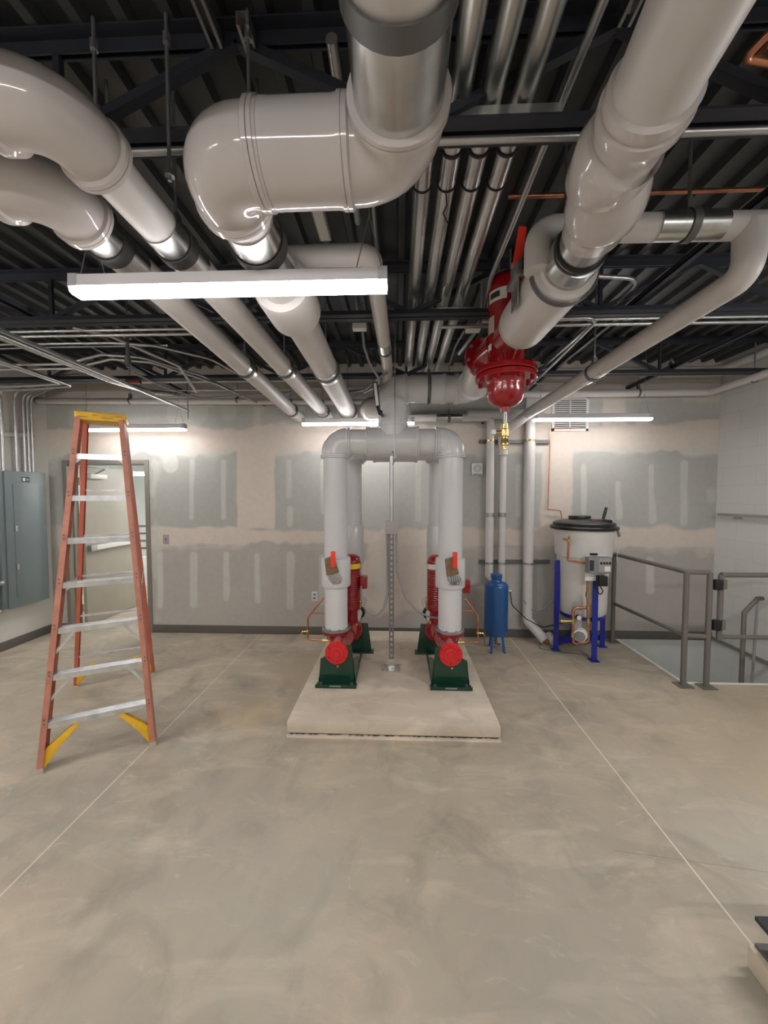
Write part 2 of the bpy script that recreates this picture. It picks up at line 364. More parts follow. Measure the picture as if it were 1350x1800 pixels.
# back wall: gypsum board with taped and mudded joints, drawn as vertex colours of the boards themselves
DX0, DX1, DZ1 = -4.17, -3.075, 2.155   # door opening (outer frame)
def smooth_noise(nx, nz, cell, rng):
    gx = int(nx / cell) + 3; gz = int(nz / cell) + 3
    g = rng.random((gz, gx)); X = np.arange(nx) / cell; Z = np.arange(nz) / cell
    xi = X.astype(int); zi = Z.astype(int); fx = X - xi; fz = Z - zi; fx = fx * fx * (3 - 2 * fx); fz = fz * fz * (3 - 2 * fz)
    a = g[np.ix_(zi, xi)]; bb = g[np.ix_(zi, xi + 1)]; c = g[np.ix_(zi + 1, xi)]; d = g[np.ix_(zi + 1, xi + 1)]
    return (a * (1 - fx) + bb * fx) * (1 - fz)[:, None] + (c * (1 - fx) + d * fx) * fz[:, None]
def drywall():
    st = 0.0125
    xs = np.arange(XL, XR + st, st); zs = np.arange(0, ZC + 0.04 + st, st); nx, nz = len(xs), len(zs)
    rng = np.random.default_rng(5)
    n1 = smooth_noise(nx, nz, 24, rng); n2 = smooth_noise(nx, nz, 7, rng); n3 = smooth_noise(nx, nz, 60, rng); n4 = smooth_noise(nx, nz, 3, rng)
    X, Z = np.meshgrid(xs, zs)
    grey = np.array((0.44, 0.44, 0.41)); beige = np.array((0.66, 0.58, 0.51)); pale = np.array((0.58, 0.58, 0.53)); pk = np.array((0.46, 0.43, 0.395))
    C = np.ones((nz, nx, 3)) * grey
    C = C * (0.94 + 0.12 * n3[..., None])
    low = (Z < 1.15)[..., None]
    C = np.where(low, np.ones_like(C) * pk * (0.94 + 0.12 * n3[..., None]), C)
    def blend(mask, col, k=1.0):
        nonlocal C
        mk = np.clip(mask, 0, 1)[..., None] * k
        C = C * (1 - mk) + np.array(col) * mk
    def rect(u0, v0, u1, v1, col, k=0.95, soft=0.02, wob=0.06):
        p0 = atY(u0, v0, D); p1 = atY(u1, v1, D)
        xa, xb = p0.x, p1.x; za, zb = p1.z, p0.z
        wx = (n1 - 0.5) * wob + (n2 - 0.5) * wob * 0.5
        d = np.minimum(np.minimum(X - xa + wx, xb - X + wx), np.minimum(Z - za + wx, zb - Z + wx))
        blend(d / soft + 0.5, col, k)
    def streak(u, v0, v1, wpx=9, col=pale, k=0.85):
        p0 = atY(u, v0, D); p1 = atY(u, v1, D); r = wpx / 142 / 2
        cx = p0.x + (p1.x - p0.x) * (p0.z - Z) / (p0.z - p1.z) + 0.022 * (n1 - 0.5)
        rr = r * (0.8 + 0.5 * n1)
        dz = np.maximum(0, np.maximum(p1.z - Z, Z - p0.z))
        d = rr - np.sqrt((X - cx) ** 2 + dz ** 2)
        blend(d / 0.015 + 0.5, col, k)
    # upper painted-over boards and their wide tape bands
    rect(60, 640, 1300, 702, beige, 0.55, 0.05)
    rect(60, 752, 1262, 796, beige, 1.0, 0.03, 0.10)
    rect(60, 788, 1262, 800, pale, 0.55, 0.05, 0.16)
    rect(60, 756, 92, 1110, pale, 0.75, 0.05)
    rect(415, 770, 484, 930, beige, 1.0, 0.02, 0.03)
    rect(955, 640, 1004, 960, beige, 1.0, 0.03, 0.03)
    rect(1060, 690, 1098, 760, beige, 0.75, 0.03, 0.02)
    rect(60, 926, 1262, 962, beige, 1.0, 0.03, 0.09)
    rect(640, 930, 772, 1075, beige, 0.85, 0.06, 0.2)
    rect(636, 790, 775, 930, pale, 0.35, 0.1, 0.1)
    rect(60, 958, 1262, 968, pale, 0.5, 0.04, 0.12)
    rect(265, 800, 282, 1095, pale, 0.55, 0.04, 0.16)
    rect(88, 800, 108, 1095, pale, 0.4, 0.04, 0.16)
    rect(855, 740, 1003, 775, beige, 0.6, 0.05)
    rect(835, 960, 930, 1075, pale, 0.35, 0.04, 0.2)
    for u, v0, v1, wd in ((338, 812, 910, 9), (393, 812, 910, 8), (508, 812, 872, 9), (511, 895, 920, 13), (568, 812, 900, 8), (735, 800, 912, 9), (687, 830, 905, 7),
                          (912, 820, 905, 9), (1027, 820, 900, 10), (1087, 850, 908, 9), (1146, 820, 915, 10), (1203, 815, 918, 12), (300, 812, 818, 24),
                          (282, 975, 1065, 10), (340, 977, 1062, 12), (398, 975, 1052, 11), (453, 977, 1055, 11), (510, 975, 1066, 12), (566, 980, 1060, 10),
                          (668, 985, 1050, 9), (915, 985, 1075, 12), (1142, 985, 1038, 11), (950, 985, 1070, 9)):
        streak(u, v0, v1, wd)
    for u, v, wd in ((315, 725, 40), (345, 722, 34), (130, 735, 18), (404, 722, 26), (458, 715, 14), (1045, 740, 16), (1235, 965, 18), (1250, 870, 14)):
        streak(u, v - 6, v + 6, wd, pale, 0.45)
    streak(452, 705, 748, 14, beige, 0.5); streak(1170, 734, 737, 9, pale, 0.3)
    C = C * (0.97 + 0.06 * n4[..., None])
    keep = lambda i, j: not (DX0 + 0.03 < xs[i] + st / 2 < DX1 - 0.03 and zs[j] + st / 2 < DZ1 - 0.03)
    verts = np.stack([X, np.full_like(X, D), Z], -1).reshape(-1, 3)
    faces = [(j * nx + i, j * nx + i + 1, (j + 1) * nx + i + 1, (j + 1) * nx + i) for j in range(nz - 1) for i in range(nx - 1) if keep(i, j)]
    nv = len(verts); verts = verts.tolist(); cols = C.reshape(-1, 3)
    # board thickness behind the face
    def bx(x0, z0, x1, z1):
        k = len(verts)
        for y in (D + 0.002, D + 0.14):
            for xx, zz in ((x0, z0), (x1, z0), (x1, z1), (x0, z1)): verts.append((xx, y, zz))
        faces.extend([(k, k + 1, k + 2, k + 3), (k + 7, k + 6, k + 5, k + 4), (k, k + 4, k + 5, k + 1), (k + 1, k + 5, k + 6, k + 2), (k + 2, k + 6, k + 7, k + 3), (k + 3, k + 7, k + 4, k)])
    bx(XL - 0.14, 0, DX0 + 0.03, ZC + 0.05); bx(DX1 - 0.03, 0, XR, ZC + 0.05); bx(DX0 + 0.03, DZ1 - 0.03, DX1 - 0.03, ZC + 0.05)
    me = bpy.data.meshes.new('wall_back'); me.from_pydata(verts, [], faces)
    ca = me.color_attributes.new('drywall', 'FLOAT_COLOR', 'POINT')
    arr = np.ones((len(verts), 4)) * 0.5; arr[:nv, :3] = cols; arr[:, 3] = 1
    ca.data.foreach_set('color', arr.astype(np.float32).ravel())
    me.materials.append(DRYM)
    o = bpy.data.objects.new('wall_back', me); COL.objects.link(o); return struct(o)
drywall()

# stairwell
b = MB(); b.box((2.5, D, -2.6), (XR, D + 0.14, 0.0)); struct(b.build('wall_stairwell_back', STAIRW, smooth=False))
b = MB(); b.box((2.5, 3.47, -2.6), (2.60, D, -0.2)); struct(b.build('wall_stairwell_left', STAIRW, smooth=False))
b = MB(); b.box((2.6, 3.37, -2.6), (XR, 3.45, -0.2)); struct(b.build('wall_stairwell_front', STAIRW, smooth=False))
b = MB(); b.box((2.6, 3.47, -0.62), (XR, D, -0.5)); struct(b.build('floor_stair_landing', STAIRF, smooth=False))
b = MB(); b.box((2.60, 3.455, -0.22), (2.632, D, 0.003)); b.box((2.60, 3.455, -0.22), (XR, 3.487, 0.003)); struct(b.build('trim_stair_edge', WHITEEDGE, smooth=False))
b = MB(); b.box((XR - 0.02, 3.5, 0.02), (XR, D, 0.05)); struct(b.build('trim_stair_wall', FRAMEM, smooth=False))
# baseboards
b = MB(); b.box((DX1, D - 0.012, 0), (XR, D, 0.10)); struct(b.build('baseboard_back', BASEM, bevel=0.003))
b = MB(); b.box((XL, D - 0.012, 0), (DX0, D, 0.10)); struct(b.build('baseboard_back_corner', BASEM, bevel=0.003))
b = MB(); b.box((XL, YB, 0), (XL + 0.012, D - 0.012, 0.10)); struct(b.build('baseboard_left', BASEM, bevel=0.003))
b = MB(); b.box((XR - 0.012, YB, 0), (XR, 3.45, 0.10)); struct(b.build('baseboard_right', BASEM, bevel=0.003))

# door 1: hollow metal frame, leaf standing open into the next room
fr = MB(); fw = 0.052; y0, y1 = D - 0.014, D + 0.155
fr.box((DX0, y0, 0), (DX0 + fw, y1, DZ1)); fr.box((DX1 - fw, y0, 0), (DX1, y1, DZ1)); fr.box((DX0 + fw, y0, DZ1 - fw), (DX1 - fw, y1, DZ1))
fr.box((DX0 + fw, D + 0.06, 0), (DX0 + fw + 0.015, D + 0.1, DZ1 - fw)); fr.box((DX1 - fw - 0.015, D + 0.06, 0), (DX1 - fw, D + 0.1, DZ1 - fw))
door = struct(fr.build('door_1', FRAMEM, bevel=0.003))
lx = DX0 + fw + 0.03
b = MB(); b.box((lx - 0.022, D + 0.17, 0.012), (lx + 0.022, D + 0.17 + 0.93, 2.10)); leaf = b.build('door_leaf', LEAFM, door, bevel=0.002)
b = MB(); b.box((lx + 0.022, D + 0.30, 0.99), (lx + 0.075, D + 0.17 + 0.88, 1.055)); b.build('push_bar', WHITEP, leaf, bevel=0.006)
b = MB(); b.box((lx + 0.022, D + 0.20, 0.985), (lx + 0.08, D + 0.29, 1.06)); b.box((lx + 0.022, D + 0.17 + 0.87, 0.985), (lx + 0.08, D + 0.17 + 0.92, 1.06)); b.build('bar_bracket', STEEL, leaf, bevel=0.006)
b = MB(); b.box((lx + 0.022, D + 0.22, 1.94), (lx + 0.085, D + 0.50, 2.0)); b.build('door_closer', WHITEP, leaf, bevel=0.006)
b = MB(); b.bar((lx + 0.06, D + 0.32, 2.0), (lx + 0.25, D + 0.25, 2.06), 0.02, 0.008); b.bar((lx + 0.25, D + 0.25, 2.06), (lx + 0.1, D + 0.12, 2.09), 0.02, 0.008); b.build('closer_arm', STEEL, leaf)
b = MB(); [b.cyl((DX0 + fw + 0.004, D + 0.16, z - 0.05), (DX0 + fw + 0.004, D + 0.16, z + 0.05), 0.008, seg=12) for z in (0.25, 1.1, 1.9)]; b.build('hinge', STEEL, door)
# next room
b = MB(); b.box((-6.2, 8.4, -0.2), (-2.2, 8.5, 2.7)); struct(b.build('wall_far_room_back', FARW, smooth=False))
b = MB(); b.box((-2.3, D + 0.14, -0.2), (-2.2, 8.4, 2.7)); struct(b.build('wall_far_room_right', FARW, smooth=False))
b = MB(); b.box((-6.3, D + 0.14, -0.2), (-6.2, 8.5, 2.7)); struct(b.build('wall_far_room_left', FARW, smooth=False))
b = MB(); b.box((-6.2, D + 0.14, -0.2), (XL - 0.2, 8.4, 0)); struct(b.build('floor_far_room', FLOORM, smooth=False))
b = MB(); b.box((-6.3, D + 0.14, 2.62), (-2.2, 8.5, 2.7)); struct(b.build('ceiling_far_room', DECKM, smooth=False))
b = MB(); b.box((-6.2, 6.9, 0), (-3.2, 7.0, 0.55)); struct(b.build('trim_half_wall', FARW, smooth=False))
t = thing('guard_rail', 'grey guard rail of four bars seen through the open doorway', 'railing', (-4.6, 6.85, 0.55))
for z in (0.72, 0.86, 1.0, 1.14):
    b = MB(); b.tube([(-5.6, 6.95, z), (-3.25, 6.95, z + 0.0)], 0.02, 10); b.build('rail', RAILM, t)
for x in (-5.0, -4.25, -3.3):
    b = MB(); b.box((x - 0.02, 6.93, 0.55), (x + 0.02, 6.97, 1.16)); b.build('post', RAILM, t)

# ------------------------------------------------------------------ lamps
def lamp(cx, y, zb, label, lens=LENSM, ln=1.225, wires=True, yw=0.0):
    t = thing('linear_light_fixture', label, 'ceiling light', (cx, y, zb)); h = ln / 2
    M3 = Matrix.Rotation(yw, 3, 'Z'); c = Vector((cx, y, zb))
    def R(p): return c + M3 @ (Vector(p))
    b = MB(); b.prism([R(p) for p in ((-h + .03, -.038, .024), (-h + .03, .038, .024), (-h + .03, .035, .068), (-h + .03, .02, .075), (-h + .03, -.02, .075), (-h + .03, -.035, .068))], M3 @ Vector((ln - .06, 0, 0)))
    b.build('housing', HOUSEM, t, ang=20)
    for sx in (-1, 1):
        b = MB(); b.prism([R((sx * h, yy, zz)) for yy, zz in ((-.040, .022), (.040, .022), (.037, .071), (.022, .078), (-.022, .078), (-.037, .071))], M3 @ Vector((-sx * .034, 0, 0))); b.build('end_cap', LAMPCLR, t, ang=20)
    b = MB(); b.prism([R(p) for p in ((-h + .002, -.038, .023), (-h + .002, .038, .023), (-h + .002, .033, .005), (-h + .002, .022, 0), (-h + .002, -.022, 0), (-h + .002, -.033, .005))], M3 @ Vector((ln - .004, 0, 0))); b.build('lens', lens, t, ang=20)
    if wires:
        for sx in (-1, 1):
            b = MB(); x = sx * (h - .07)
            b.tube([R((x - .05, 0, .08)), R((x + .0, 0, .28))], .0022, 6); b.tube([R((x + .05, 0, .08)), R((x + .0, 0, .28))], .0022, 6)
            b.tube([R((x, 0, .27)), (R((x, 0, 0)).x, R((x, 0, 0)).y, ZC)], .0022, 6); b.build('hanging_wire', STEEL, t)
    return t
lamp(-0.655, 1.465, 2.492, 'long white lit lamp hung nearest, crossing under the three left pipes')
lamp(-3.04, 4.23, 2.455, 'lit linear lamp near back wall, behind the top of the ladder')
lamp(-0.44, 4.13, 2.485, 'lit linear lamp at back wall, partly behind the white vertical pipe')
lamp(2.06, 4.12, 2.51, 'lit linear lamp in front of the wall vent, above the white tank')
for x, y, lb in ((-3.2, 1.465, 'added linear lamp out of view to the left, level with the nearest lamp'), (2.45, 1.465, 'added linear lamp out of view to the right, level with the nearest lamp'),
              (-3.0, -1.2, 'added unseen lamp behind the viewpoint, by the left wall'), (-0.6, -1.2, 'added unseen lamp straight behind the viewpoint'), (2.2, -1.2, 'added unseen lamp behind the viewpoint, by the right wall')):
    lamp(x, y, 2.50, lb, LENSADD)  # unseen lamps added for even floor light, positions guessed
lamp(-4.62, 6.3, 2.06, 'bright lamp in the next room seen through the doorway', LENSM, ln=0.9)
lamp(-3.05, 6.0, 2.3, 'added lamp in the next room, unseen behind the wall right of the doorway', LENSADD, ln=0.9)  # unseen lamp added to brighten the open door leaf
lamp(-5.2, 5.6, 2.3, 'added lamp in the next room, unseen behind the open door', LENSADD)  # added out of sight to brighten the next room
lamp(-3.0, 7.7, 2.3, 'added lamp at the far end of the next room, hidden from view', LENSADD)  # likewise added unseen, lightens the far wall

# ------------------------------------------------------------------ joists and bridging
def joist(Y, label):
    t = thing('steel_roof_joist', label, 'roof joist', (0, Y, 2.9), 'steel roof joists')
    b = MB()
    for s in (-1, 1):
        b.box((XL, Y + s * .008, 3.242), (XR, Y + s * .05, 3.248)); b.box((XL, Y + s * .008, 3.20), (XR, Y + s * .014, 3.242))
    b.build('top_chord', JOISTM, t, smooth=False)
    b = MB()
    for s in (-1, 1):
        b.box((XL, Y + s * .008, 2.905), (XR, Y + s * .052, 2.911)); b.box((XL, Y + s * .008, 2.911), (XR, Y + s * .014, 2.95))
    b.build('bottom_chord', JOISTM, t, smooth=False)
    x = XL + 0.1; k = 0
    while x + 0.62 < XR:
        b = MB(); b.bar((x, Y, 3.22), (x + .62, Y, 2.93), .032, .03); b.build('web_member', JOISTM, t, smooth=False)
        if x + 1.24 < XR:
            b = MB(); b.bar((x + .62, Y, 2.93), (x + 1.24, Y, 3.22), .032, .03); b.build('web_member', JOISTM, t, smooth=False)
            b = MB(); b.bar((x + .62, Y, 2.93), (x + .62, Y, 3.22), .022, .022); b.build('web_member', JOISTM, t, smooth=False)
        x += 1.24
joist(1.30, 'dark steel bar joist nearest the camera, above the two big elbows')
joist(2.57, 'dark steel bar joist second from the camera, above the ladder')
joist(3.84, 'dark steel bar joist nearest the back wall')
for X, lb in ((-2.58, 'dark bridging angle running front to back above the ladder'), (1.52, 'dark bridging angle running front to back right of the big red separator'), (2.65, 'dark bridging angle at far right near the block wall')):
    b = MB(); b.box((X, 0.5, 2.951), (X + .035, D, 2.956)); b.box((X, 0.5, 2.951), (X + .005, D, 2.985)); tag(b.build('bridging_angle', JOISTM, smooth=False), lb, 'steel angle')
def channel(p0, p1, label, w=0.041, name='strut_channel', mt=None):
    p0 = Vector(p0); p1 = Vector(p1); b = MB(); a, u, d = frame_for(p1 - p0)
    b.bar(p0 + a * (w / 2 - .0015), p1 + a * (w / 2 - .0015), .003, w); b.bar(p0 - a * (w / 2 - .0015), p1 - a * (w / 2 - .0015), .003, w)
    b.bar(p0 + u * (w / 2 - .0015), p1 + u * (w / 2 - .0015), w - .006, .003)
    b.bar(p0 + a * (w / 2 - .006) - u * (w / 2), p1 + a * (w / 2 - .006) - u * (w / 2), .009, .003); b.bar(p0 - a * (w / 2 - .006) - u * (w / 2), p1 - a * (w / 2 - .006) - u * (w / 2), .009, .003)
    return tag(b.build(name, mt or STEEL, smooth=False), label, 'strut')

# ------------------------------------------------------------------ piping helpers
def hanger(x, y, z, r, label, axis='Y', top=None, wide=0.035, mt=None, group='pipe hangers', name='pipe_hanger'):
    top = ZC if top is None else top
    t = thing(name, label, 'pipe hanger', (x, y, z), group)
    ax = (0, 1, 0) if axis == 'Y' else (1, 0, 0)
    b = MB(); b.band((x, y, z), ax, r + .0015, wide, .005)
    b.box((x - .014, y - .014, z + r + .006), (x + .014, y + .014, z + r + .045)); b.build('clevis', mt or DKSTEEL, t)
    b = MB(); b.tube([(x, y, z + r + .04), (x, y, top)], .006, 8); b.build('rod', STEEL, t)
    b = MB(); b.cyl((x, y, z + r + .045), (x, y, z + r + .057), .012, seg=6); b.build('nut', STEEL, t)
    return t
def rib(path, r, ends=True, collar=.012, ring=.028):
    # radius list giving a PVC fitting cover its lipped ends
    pts = list(path); n = len(pts)
    d0 = (pts[1] - pts[0]).normalized(); d1 = (pts[-1] - pts[-2]).normalized()
    p = [pts[0], pts[0] + d0 * .001, pts[0] + d0 * ring * .45, pts[0] + d0 * ring * .5, pts[0] + d0 * ring * .55, pts[0] + d0 * ring, pts[0] + d0 * (ring + .006)]
    rr = [r, r + collar, r + collar, r + collar * .35, r + collar, r + collar, r + .003]
    q = [pts[-1] - d1 * (ring + .006), pts[-1] - d1 * ring, pts[-1] - d1 * ring * .55, pts[-1] - d1 * ring * .5, pts[-1] - d1 * ring * .45, pts[-1] - d1 * .001, pts[-1]]
    return p + pts[1:-1] + q, rr + [r + .003] * (n - 2) + rr[::-1]
def elbow(p, a, c, R, ext, r, parent, name='elbow_cover', mt=None, seg=32, n=10, collar=.012):
    """PVC elbow cover at corner p between unit directions a (back along incoming leg) and c (outgoing)."""
    p = Vector(p); a = Vector(a).normalized(); c = Vector(c).normalized()
    if ext < .045: R -= (.045 - ext); ext = .045
    path = fillet([p + a * (R + ext), p, p + c * (R + ext)], R, n)
    pts, rr = rib(path, r, collar=collar)
    b = MB(); b.tube(pts, rr, seg); return b.build(name, mt or PVC, parent, ang=50)
def straight(p0, p1, r, parent, name='pipe_section', mt=None, seg=32):
    b = MB(); b.tube([p0, p1], r, seg); return b.build(name, mt or JACKET, parent)
def shield(c, axis, r, ln, parent, mt=None):
    c = Vector(c); ax = Vector(axis); b = MB(); b.tube([c - ax * ln / 2, c + ax * ln / 2], r, 32); return b.build('metal_shield', mt or GALV, parent)

ZP = 2.66
# pipe A and B, the two left pipes
def left_pipe(X, Xf, Y0, r, rf, z0, z1, label, fitY):
    t = thing('insulated_pipe', label, 'pipe', (X, Y0, z0))
    leg0 = Vector((XL, Y0, z0)); cor = Vector((X, Y0, z0)); end = Vector((Xf, D, z1))
    elbow(cor, (-1, 0, 0), end - cor, .10, .055, rf, t)
    straight((XL, Y0, z0), (X - .1, Y0, z0), rf - .012, t)
    d = (end - cor).normalized()
    straight(cor + d * .10, end, r, t)
    for yy, ln in fitY:
        f = (yy - Y0) / (D - Y0); c = cor.lerp(end, f)
        shield(c, d, r + .004, ln, t)
        hanger(c.x, c.y, c.z, r + .004, 'dark clevis hanger %s' % HL[(label, yy)], wide=.05 if yy < 2 else .025)
    return t
LA = 'white insulated pipe second from left, big elbow at upper left corner'
LB = 'white insulated pipe furthest left, elbow low at the left edge'
HL = {(LA, 1.44): 'on the second left pipe above the nearest lamp', (LA, 2.80): 'on the second left pipe above the mid room', (LA, 4.22): 'on the second left pipe by the back wall',
      (LB, 1.42): 'on the leftmost white pipe beside its elbow', (LB, 2.78): 'on the leftmost white pipe in mid room', (LB, 4.15): 'on the leftmost white pipe by the back wall'}
left_pipe(-0.845, -0.845, 0.915, .066, .086, 2.66, 2.66, LA, ((1.44, .24), (2.80, .16), (4.22, .14)))
left_pipe(-1.075, -1.20, 1.14, .066, .090, 2.66, 2.66, LB, ((1.42, .26), (2.78, .16), (4.15, .14)))

# pipe C with the overhead double elbow
t = thing('insulated_pipe', 'large white insulated pipe with double elbow, overhead in the centre', 'pipe', (0, 1.08, 2.66))
YC = 1.085; XC = -.52; XCf = -.565
straight((0, YB, ZP), (0, .99, ZP), .104, t)
shield((0, .86, ZP), (0, 1, 0), .108, .27, t)
shield((0, .52, ZP), (0, 1, 0), .108, .27, t)
elbow((0, YC, ZP), (0, -1, 0), (-1, 0, 0), .125, .035, .113, t)
b = MB(); pts, rr = rib([Vector((-.14, YC, ZP)), Vector((-.25, YC, ZP)), Vector((-.375, YC, ZP))], .117, collar=.004); b.tube(pts, rr, 32); b.build('sleeve_cover', PVC, t)
elbow((XC, YC, ZP), (1, 0, 0), (XCf - XC, D - YC, 0), .10, .05, .113, t)
dC = Vector((XCf - XC, D - YC, 0)).normalized(); cC = Vector((XC, YC, ZP))
straight(cC + dC * .12, Vector((XCf, D, ZP)), .09, t)
shield(cC + dC * .36, dC, .095, .28, t)
b = MB(); b.tube([cC + dC * .62, cC + dC * .64, cC + dC * .87, cC + dC * .885], [.125, .132, .132, .118], 32); b.build('valve_sleeve', JACKET, t)
shield(cC + dC * 1.76, dC, .095, .18, t); shield(cC + dC * 3.1, dC, .095, .14, t)
hanger(0, .728, ZP, .109, 'wide grey band hanger around the big central overhead pipe', wide=.045, mt=DKSTEEL)
hanger(XC + dC.x * .35, YC + .35, ZP, .096, 'dark clevis hanger just past the central double elbow', wide=.05)
hanger(XC + dC.x * 1.76, YC + 1.76, ZP, .096, 'dark clevis hanger on the third pipe in mid room', wide=.025)
hanger(XC + dC.x * 3.1, YC + 3.1, ZP, .096, 'dark clevis hanger on the third pipe by the back wall', wide=.025)
# branch off pipe C
t = thing('insulated_pipe', 'thin white branch pipe looping right above the nearest lamp', 'pipe', (-.13, 1.79, 2.82))
p = fillet([(-.545, 1.79, 2.76), (-.545, 1.79, 2.83), (-.125, 1.79, 2.83), (-.095, 3.36, 2.83), (-.095, 3.40, 2.72)], [.05, .06, .04], 8)
b = MB(); b.tube(p, .047, 20); b.build('pipe_section', JACKET, t)
shield((-.105, 2.85, 2.83), (0, 1, 0), .050, .16, t); b = MB(); b.band((-.104, 2.93, 2.83), (0, 1, 0), .05, .02); b.build('strap', DKSTEEL, t)
b = MB(); b.tube([(-.104, 2.93, 2.87), (-.104, 2.93, ZC)], .005, 8); b.build('rod', STEEL, t)

# pipe E with fittings, running to the separator
t = thing('insulated_pipe', 'large white insulated pipe with bulging fittings, upper right', 'pipe', (.6, 1.1, 2.66))
e0 = Vector((.574, .782, ZP)); e1 = Vector((.600, .96, ZP)); de = (e1 - e0).normalized()
straight(e0 - de * 4.0, e1, .094, t)
def P(x, y): return Vector((x, y, ZP))
ring = [(e1 - de * .03, .094), (e1 - de * .025, .107), (e1, .107), (e1 + de * .002, .103), (e1 + de * .012, .103), (e1 + de * .014, .112), (e1 + de * .04, .112)]
b = MB(); pts = [q for q, _ in ring] + [P(.607, 1.012), P(.612, 1.05), P(.612, 1.075), P(.606, 1.085), P(.606, 1.09), P(.614, 1.16), P(.618, 1.165)]
b.tube(pts, [q for _, q in ring] + [.107, .099, .099, .112, .117, .117, .108], 40); b.build('elbow_cover', PVC, t, ang=50)
b = MB(); b.tube([P(.622, 1.155), P(.632, 1.175), P(.648, 1.22), P(.665, 1.27), P(.678, 1.315), P(.684, 1.345), P(.685, 1.348), P(.692, 1.40), P(.694, 1.405), P(.696, 1.412)], [.100, .103, .114, .121, .118, .108, .104, .104, .1, .092], 40); b.build('elbow_cover', PVC, t, ang=50)
straight(P(.695, 1.40), P(.70, 1.66), .090, t, mt=GALV)
b = MB(); b.band(P(.699, 1.50), (0, 1, 0), .091, .012, .008); b.build('band', BLACKR, t)
b = MB(); b.tube([P(.70, 1.52), P(.70, 1.523), P(.70, 1.60)], [.092, .104, .104], 36); b.build('grey_collar', GALV, t)
b = MB(); b.tube([P(.70, 1.615), P(.70, 1.63), P(.70, 1.632), P(.69, 2.13), P(.69, 2.15)], [.106, .112, .130, .132, .126], 36); b.build('valve_sleeve', JACKET, t)
b = MB(); b.band(P(.69, 2.158), (0, 1, 0), .10, .018, .030); b.build('tape', TAPEM, t)
# valve handle on that sleeve (upper left side)
b = MB(); b.box((.535, 1.78, 2.72), (.575, 1.93, 2.745)); b.box((.545, 1.80, 2.745), (.57, 1.90, 2.80)); b.box((.55, 1.80, 2.60), (.556, 1.90, 2.74)); b.cyl((.56, 1.9, 2.72), (.56, 1.9, 2.84), .014, seg=12); b.build('lever_bracket', STEEL, t, bevel=.003)
hd = t.children[-1]; b = MB(); b.bar((.555, 1.84, 2.79), (.575, 1.82, 2.96), .038, .014, up=(0, 1, 0)); b.build('lever', LEVRED, hd, bevel=.006)
hanger(.70, 1.66, ZP, .137, 'long clevis hanger on the big pipe sleeve before the red separator', wide=.02)

# ------------------------------------------------------------------ air separator
SX = .655; SY = 2.40
c = atY(889, 640, SY); SX = c.x
t = thing('air_separator', 'large red cast air separator hanging from ceiling piping', 'air separator', (SX, SY, 2.3))
b = MB(); b.lathe([(.02, 3.08), (.06, 3.072), (.09, 3.05), (.107, 3.01), (.110, 2.97), (.110, 2.54), (.118, 2.515), (.124, 2.50)], (SX, SY, 0), seg=40); body = b.build('vessel', REDM, t)
b = MB(); b.lathe([(.115, 2.50), (.182, 2.497), (.185, 2.493), (.185, 2.468), (.181, 2.464), (.12, 2.464)], (SX, SY, 0), seg=40); b.lathe([(.12, 2.470), (.181, 2.458), (.185, 2.455), (.185, 2.432), (.181, 2.428), (.125, 2.426)], (SX, SY, 0), seg=40); b.build('flange', REDM, t)
for k in range(8):
    a = k * PI / 4 + .25; x = SX + .16 * math.cos(a); y = SY + .16 * math.sin(a)
    b = MB(); b.lathe([(.014, 2.406), (.014, 2.427), (.008, 2.428), (.008, 2.498), (.014, 2.499), (.014, 2.518), (.008, 2.519), (.008, 2.53)], (x, y, 0), seg=6); b.build('bolt', REDM, t)
b = MB(); b.lathe([(.125, 2.43), (.118, 2.42), (.113, 2.39), (.113, 2.35), (.10, 2.305), (.065, 2.272), (.03, 2.262), (.027, 2.235)], (SX, SY, 0), seg=40); b.build('bottom_bowl', REDM, t)
b = MB(); b.tube([(SX - .03, 2.42, ZP), (SX - .075, 2.66, ZP)], .095, 32); b.build('outlet_nozzle', REDM, t)
b = MB(); b.tube([(SX - .075, 2.63, ZP), (SX - .078, 2.665, ZP)], .135, 32); fl = b.build('nozzle_flange', REDM, t)
b = MB(); b.tube([(SX, 2.16, ZP), (SX, 2.34, ZP)], .10, 32); b.build('inlet_nozzle', REDM, t)
for k in range(8):
    a = k * PI / 4 + .2; b = MB(); b.cyl((SX - .075 + .118 * math.cos(a), 2.61, ZP + .118 * math.sin(a)), (SX - .075 + .118 * math.cos(a), 2.632, ZP + .118 * math.sin(a)), .012, seg=6); b.build('bolt', STEEL, fl)
def curved_label(cx, cy, r, a0, a1, z0, z1, mt, name, par, n=8, slant=0):
    b = MB(); lo = []; hi = []
    for k in range(n + 1):
        a = a0 + (a1 - a0) * k / n; lo.append(b.bm.verts.new((cx + r * math.cos(a), cy + r * math.sin(a), z0 + slant * k / n))); hi.append(b.bm.verts.new((cx + r * math.cos(a), cy + r * math.sin(a), z1 + slant * k / n)))
    for k in range(n): b.bm.faces.new((lo[k], lo[k + 1], hi[k + 1], hi[k]))
    return b.build(name, mt, par)
curved_label(SX, SY, .1115, PI * 1.06, PI * 1.42, 2.88, 2.95, PAPER, 'paper_label', body)
curved_label(SX, SY, .1122, PI * 1.10, PI * 1.30, 2.90, 2.935, DKPRINT, 'label_print', body)
curved_label(SX, SY, .1115, PI * 1.04, PI * 1.2, 2.70, 2.80, TAPEM, 'data_plate', body)
curved_label(SX, SY, .1115, PI * 1.02, PI * 1.14, 2.60, 2.64, PAPER, 'paper_label', body)
b = MB(); b.tube([(SX, SY, 2.24), (SX, SY, 2.15)], .014, 14); b.build('drain_nipple', STEEL, t)
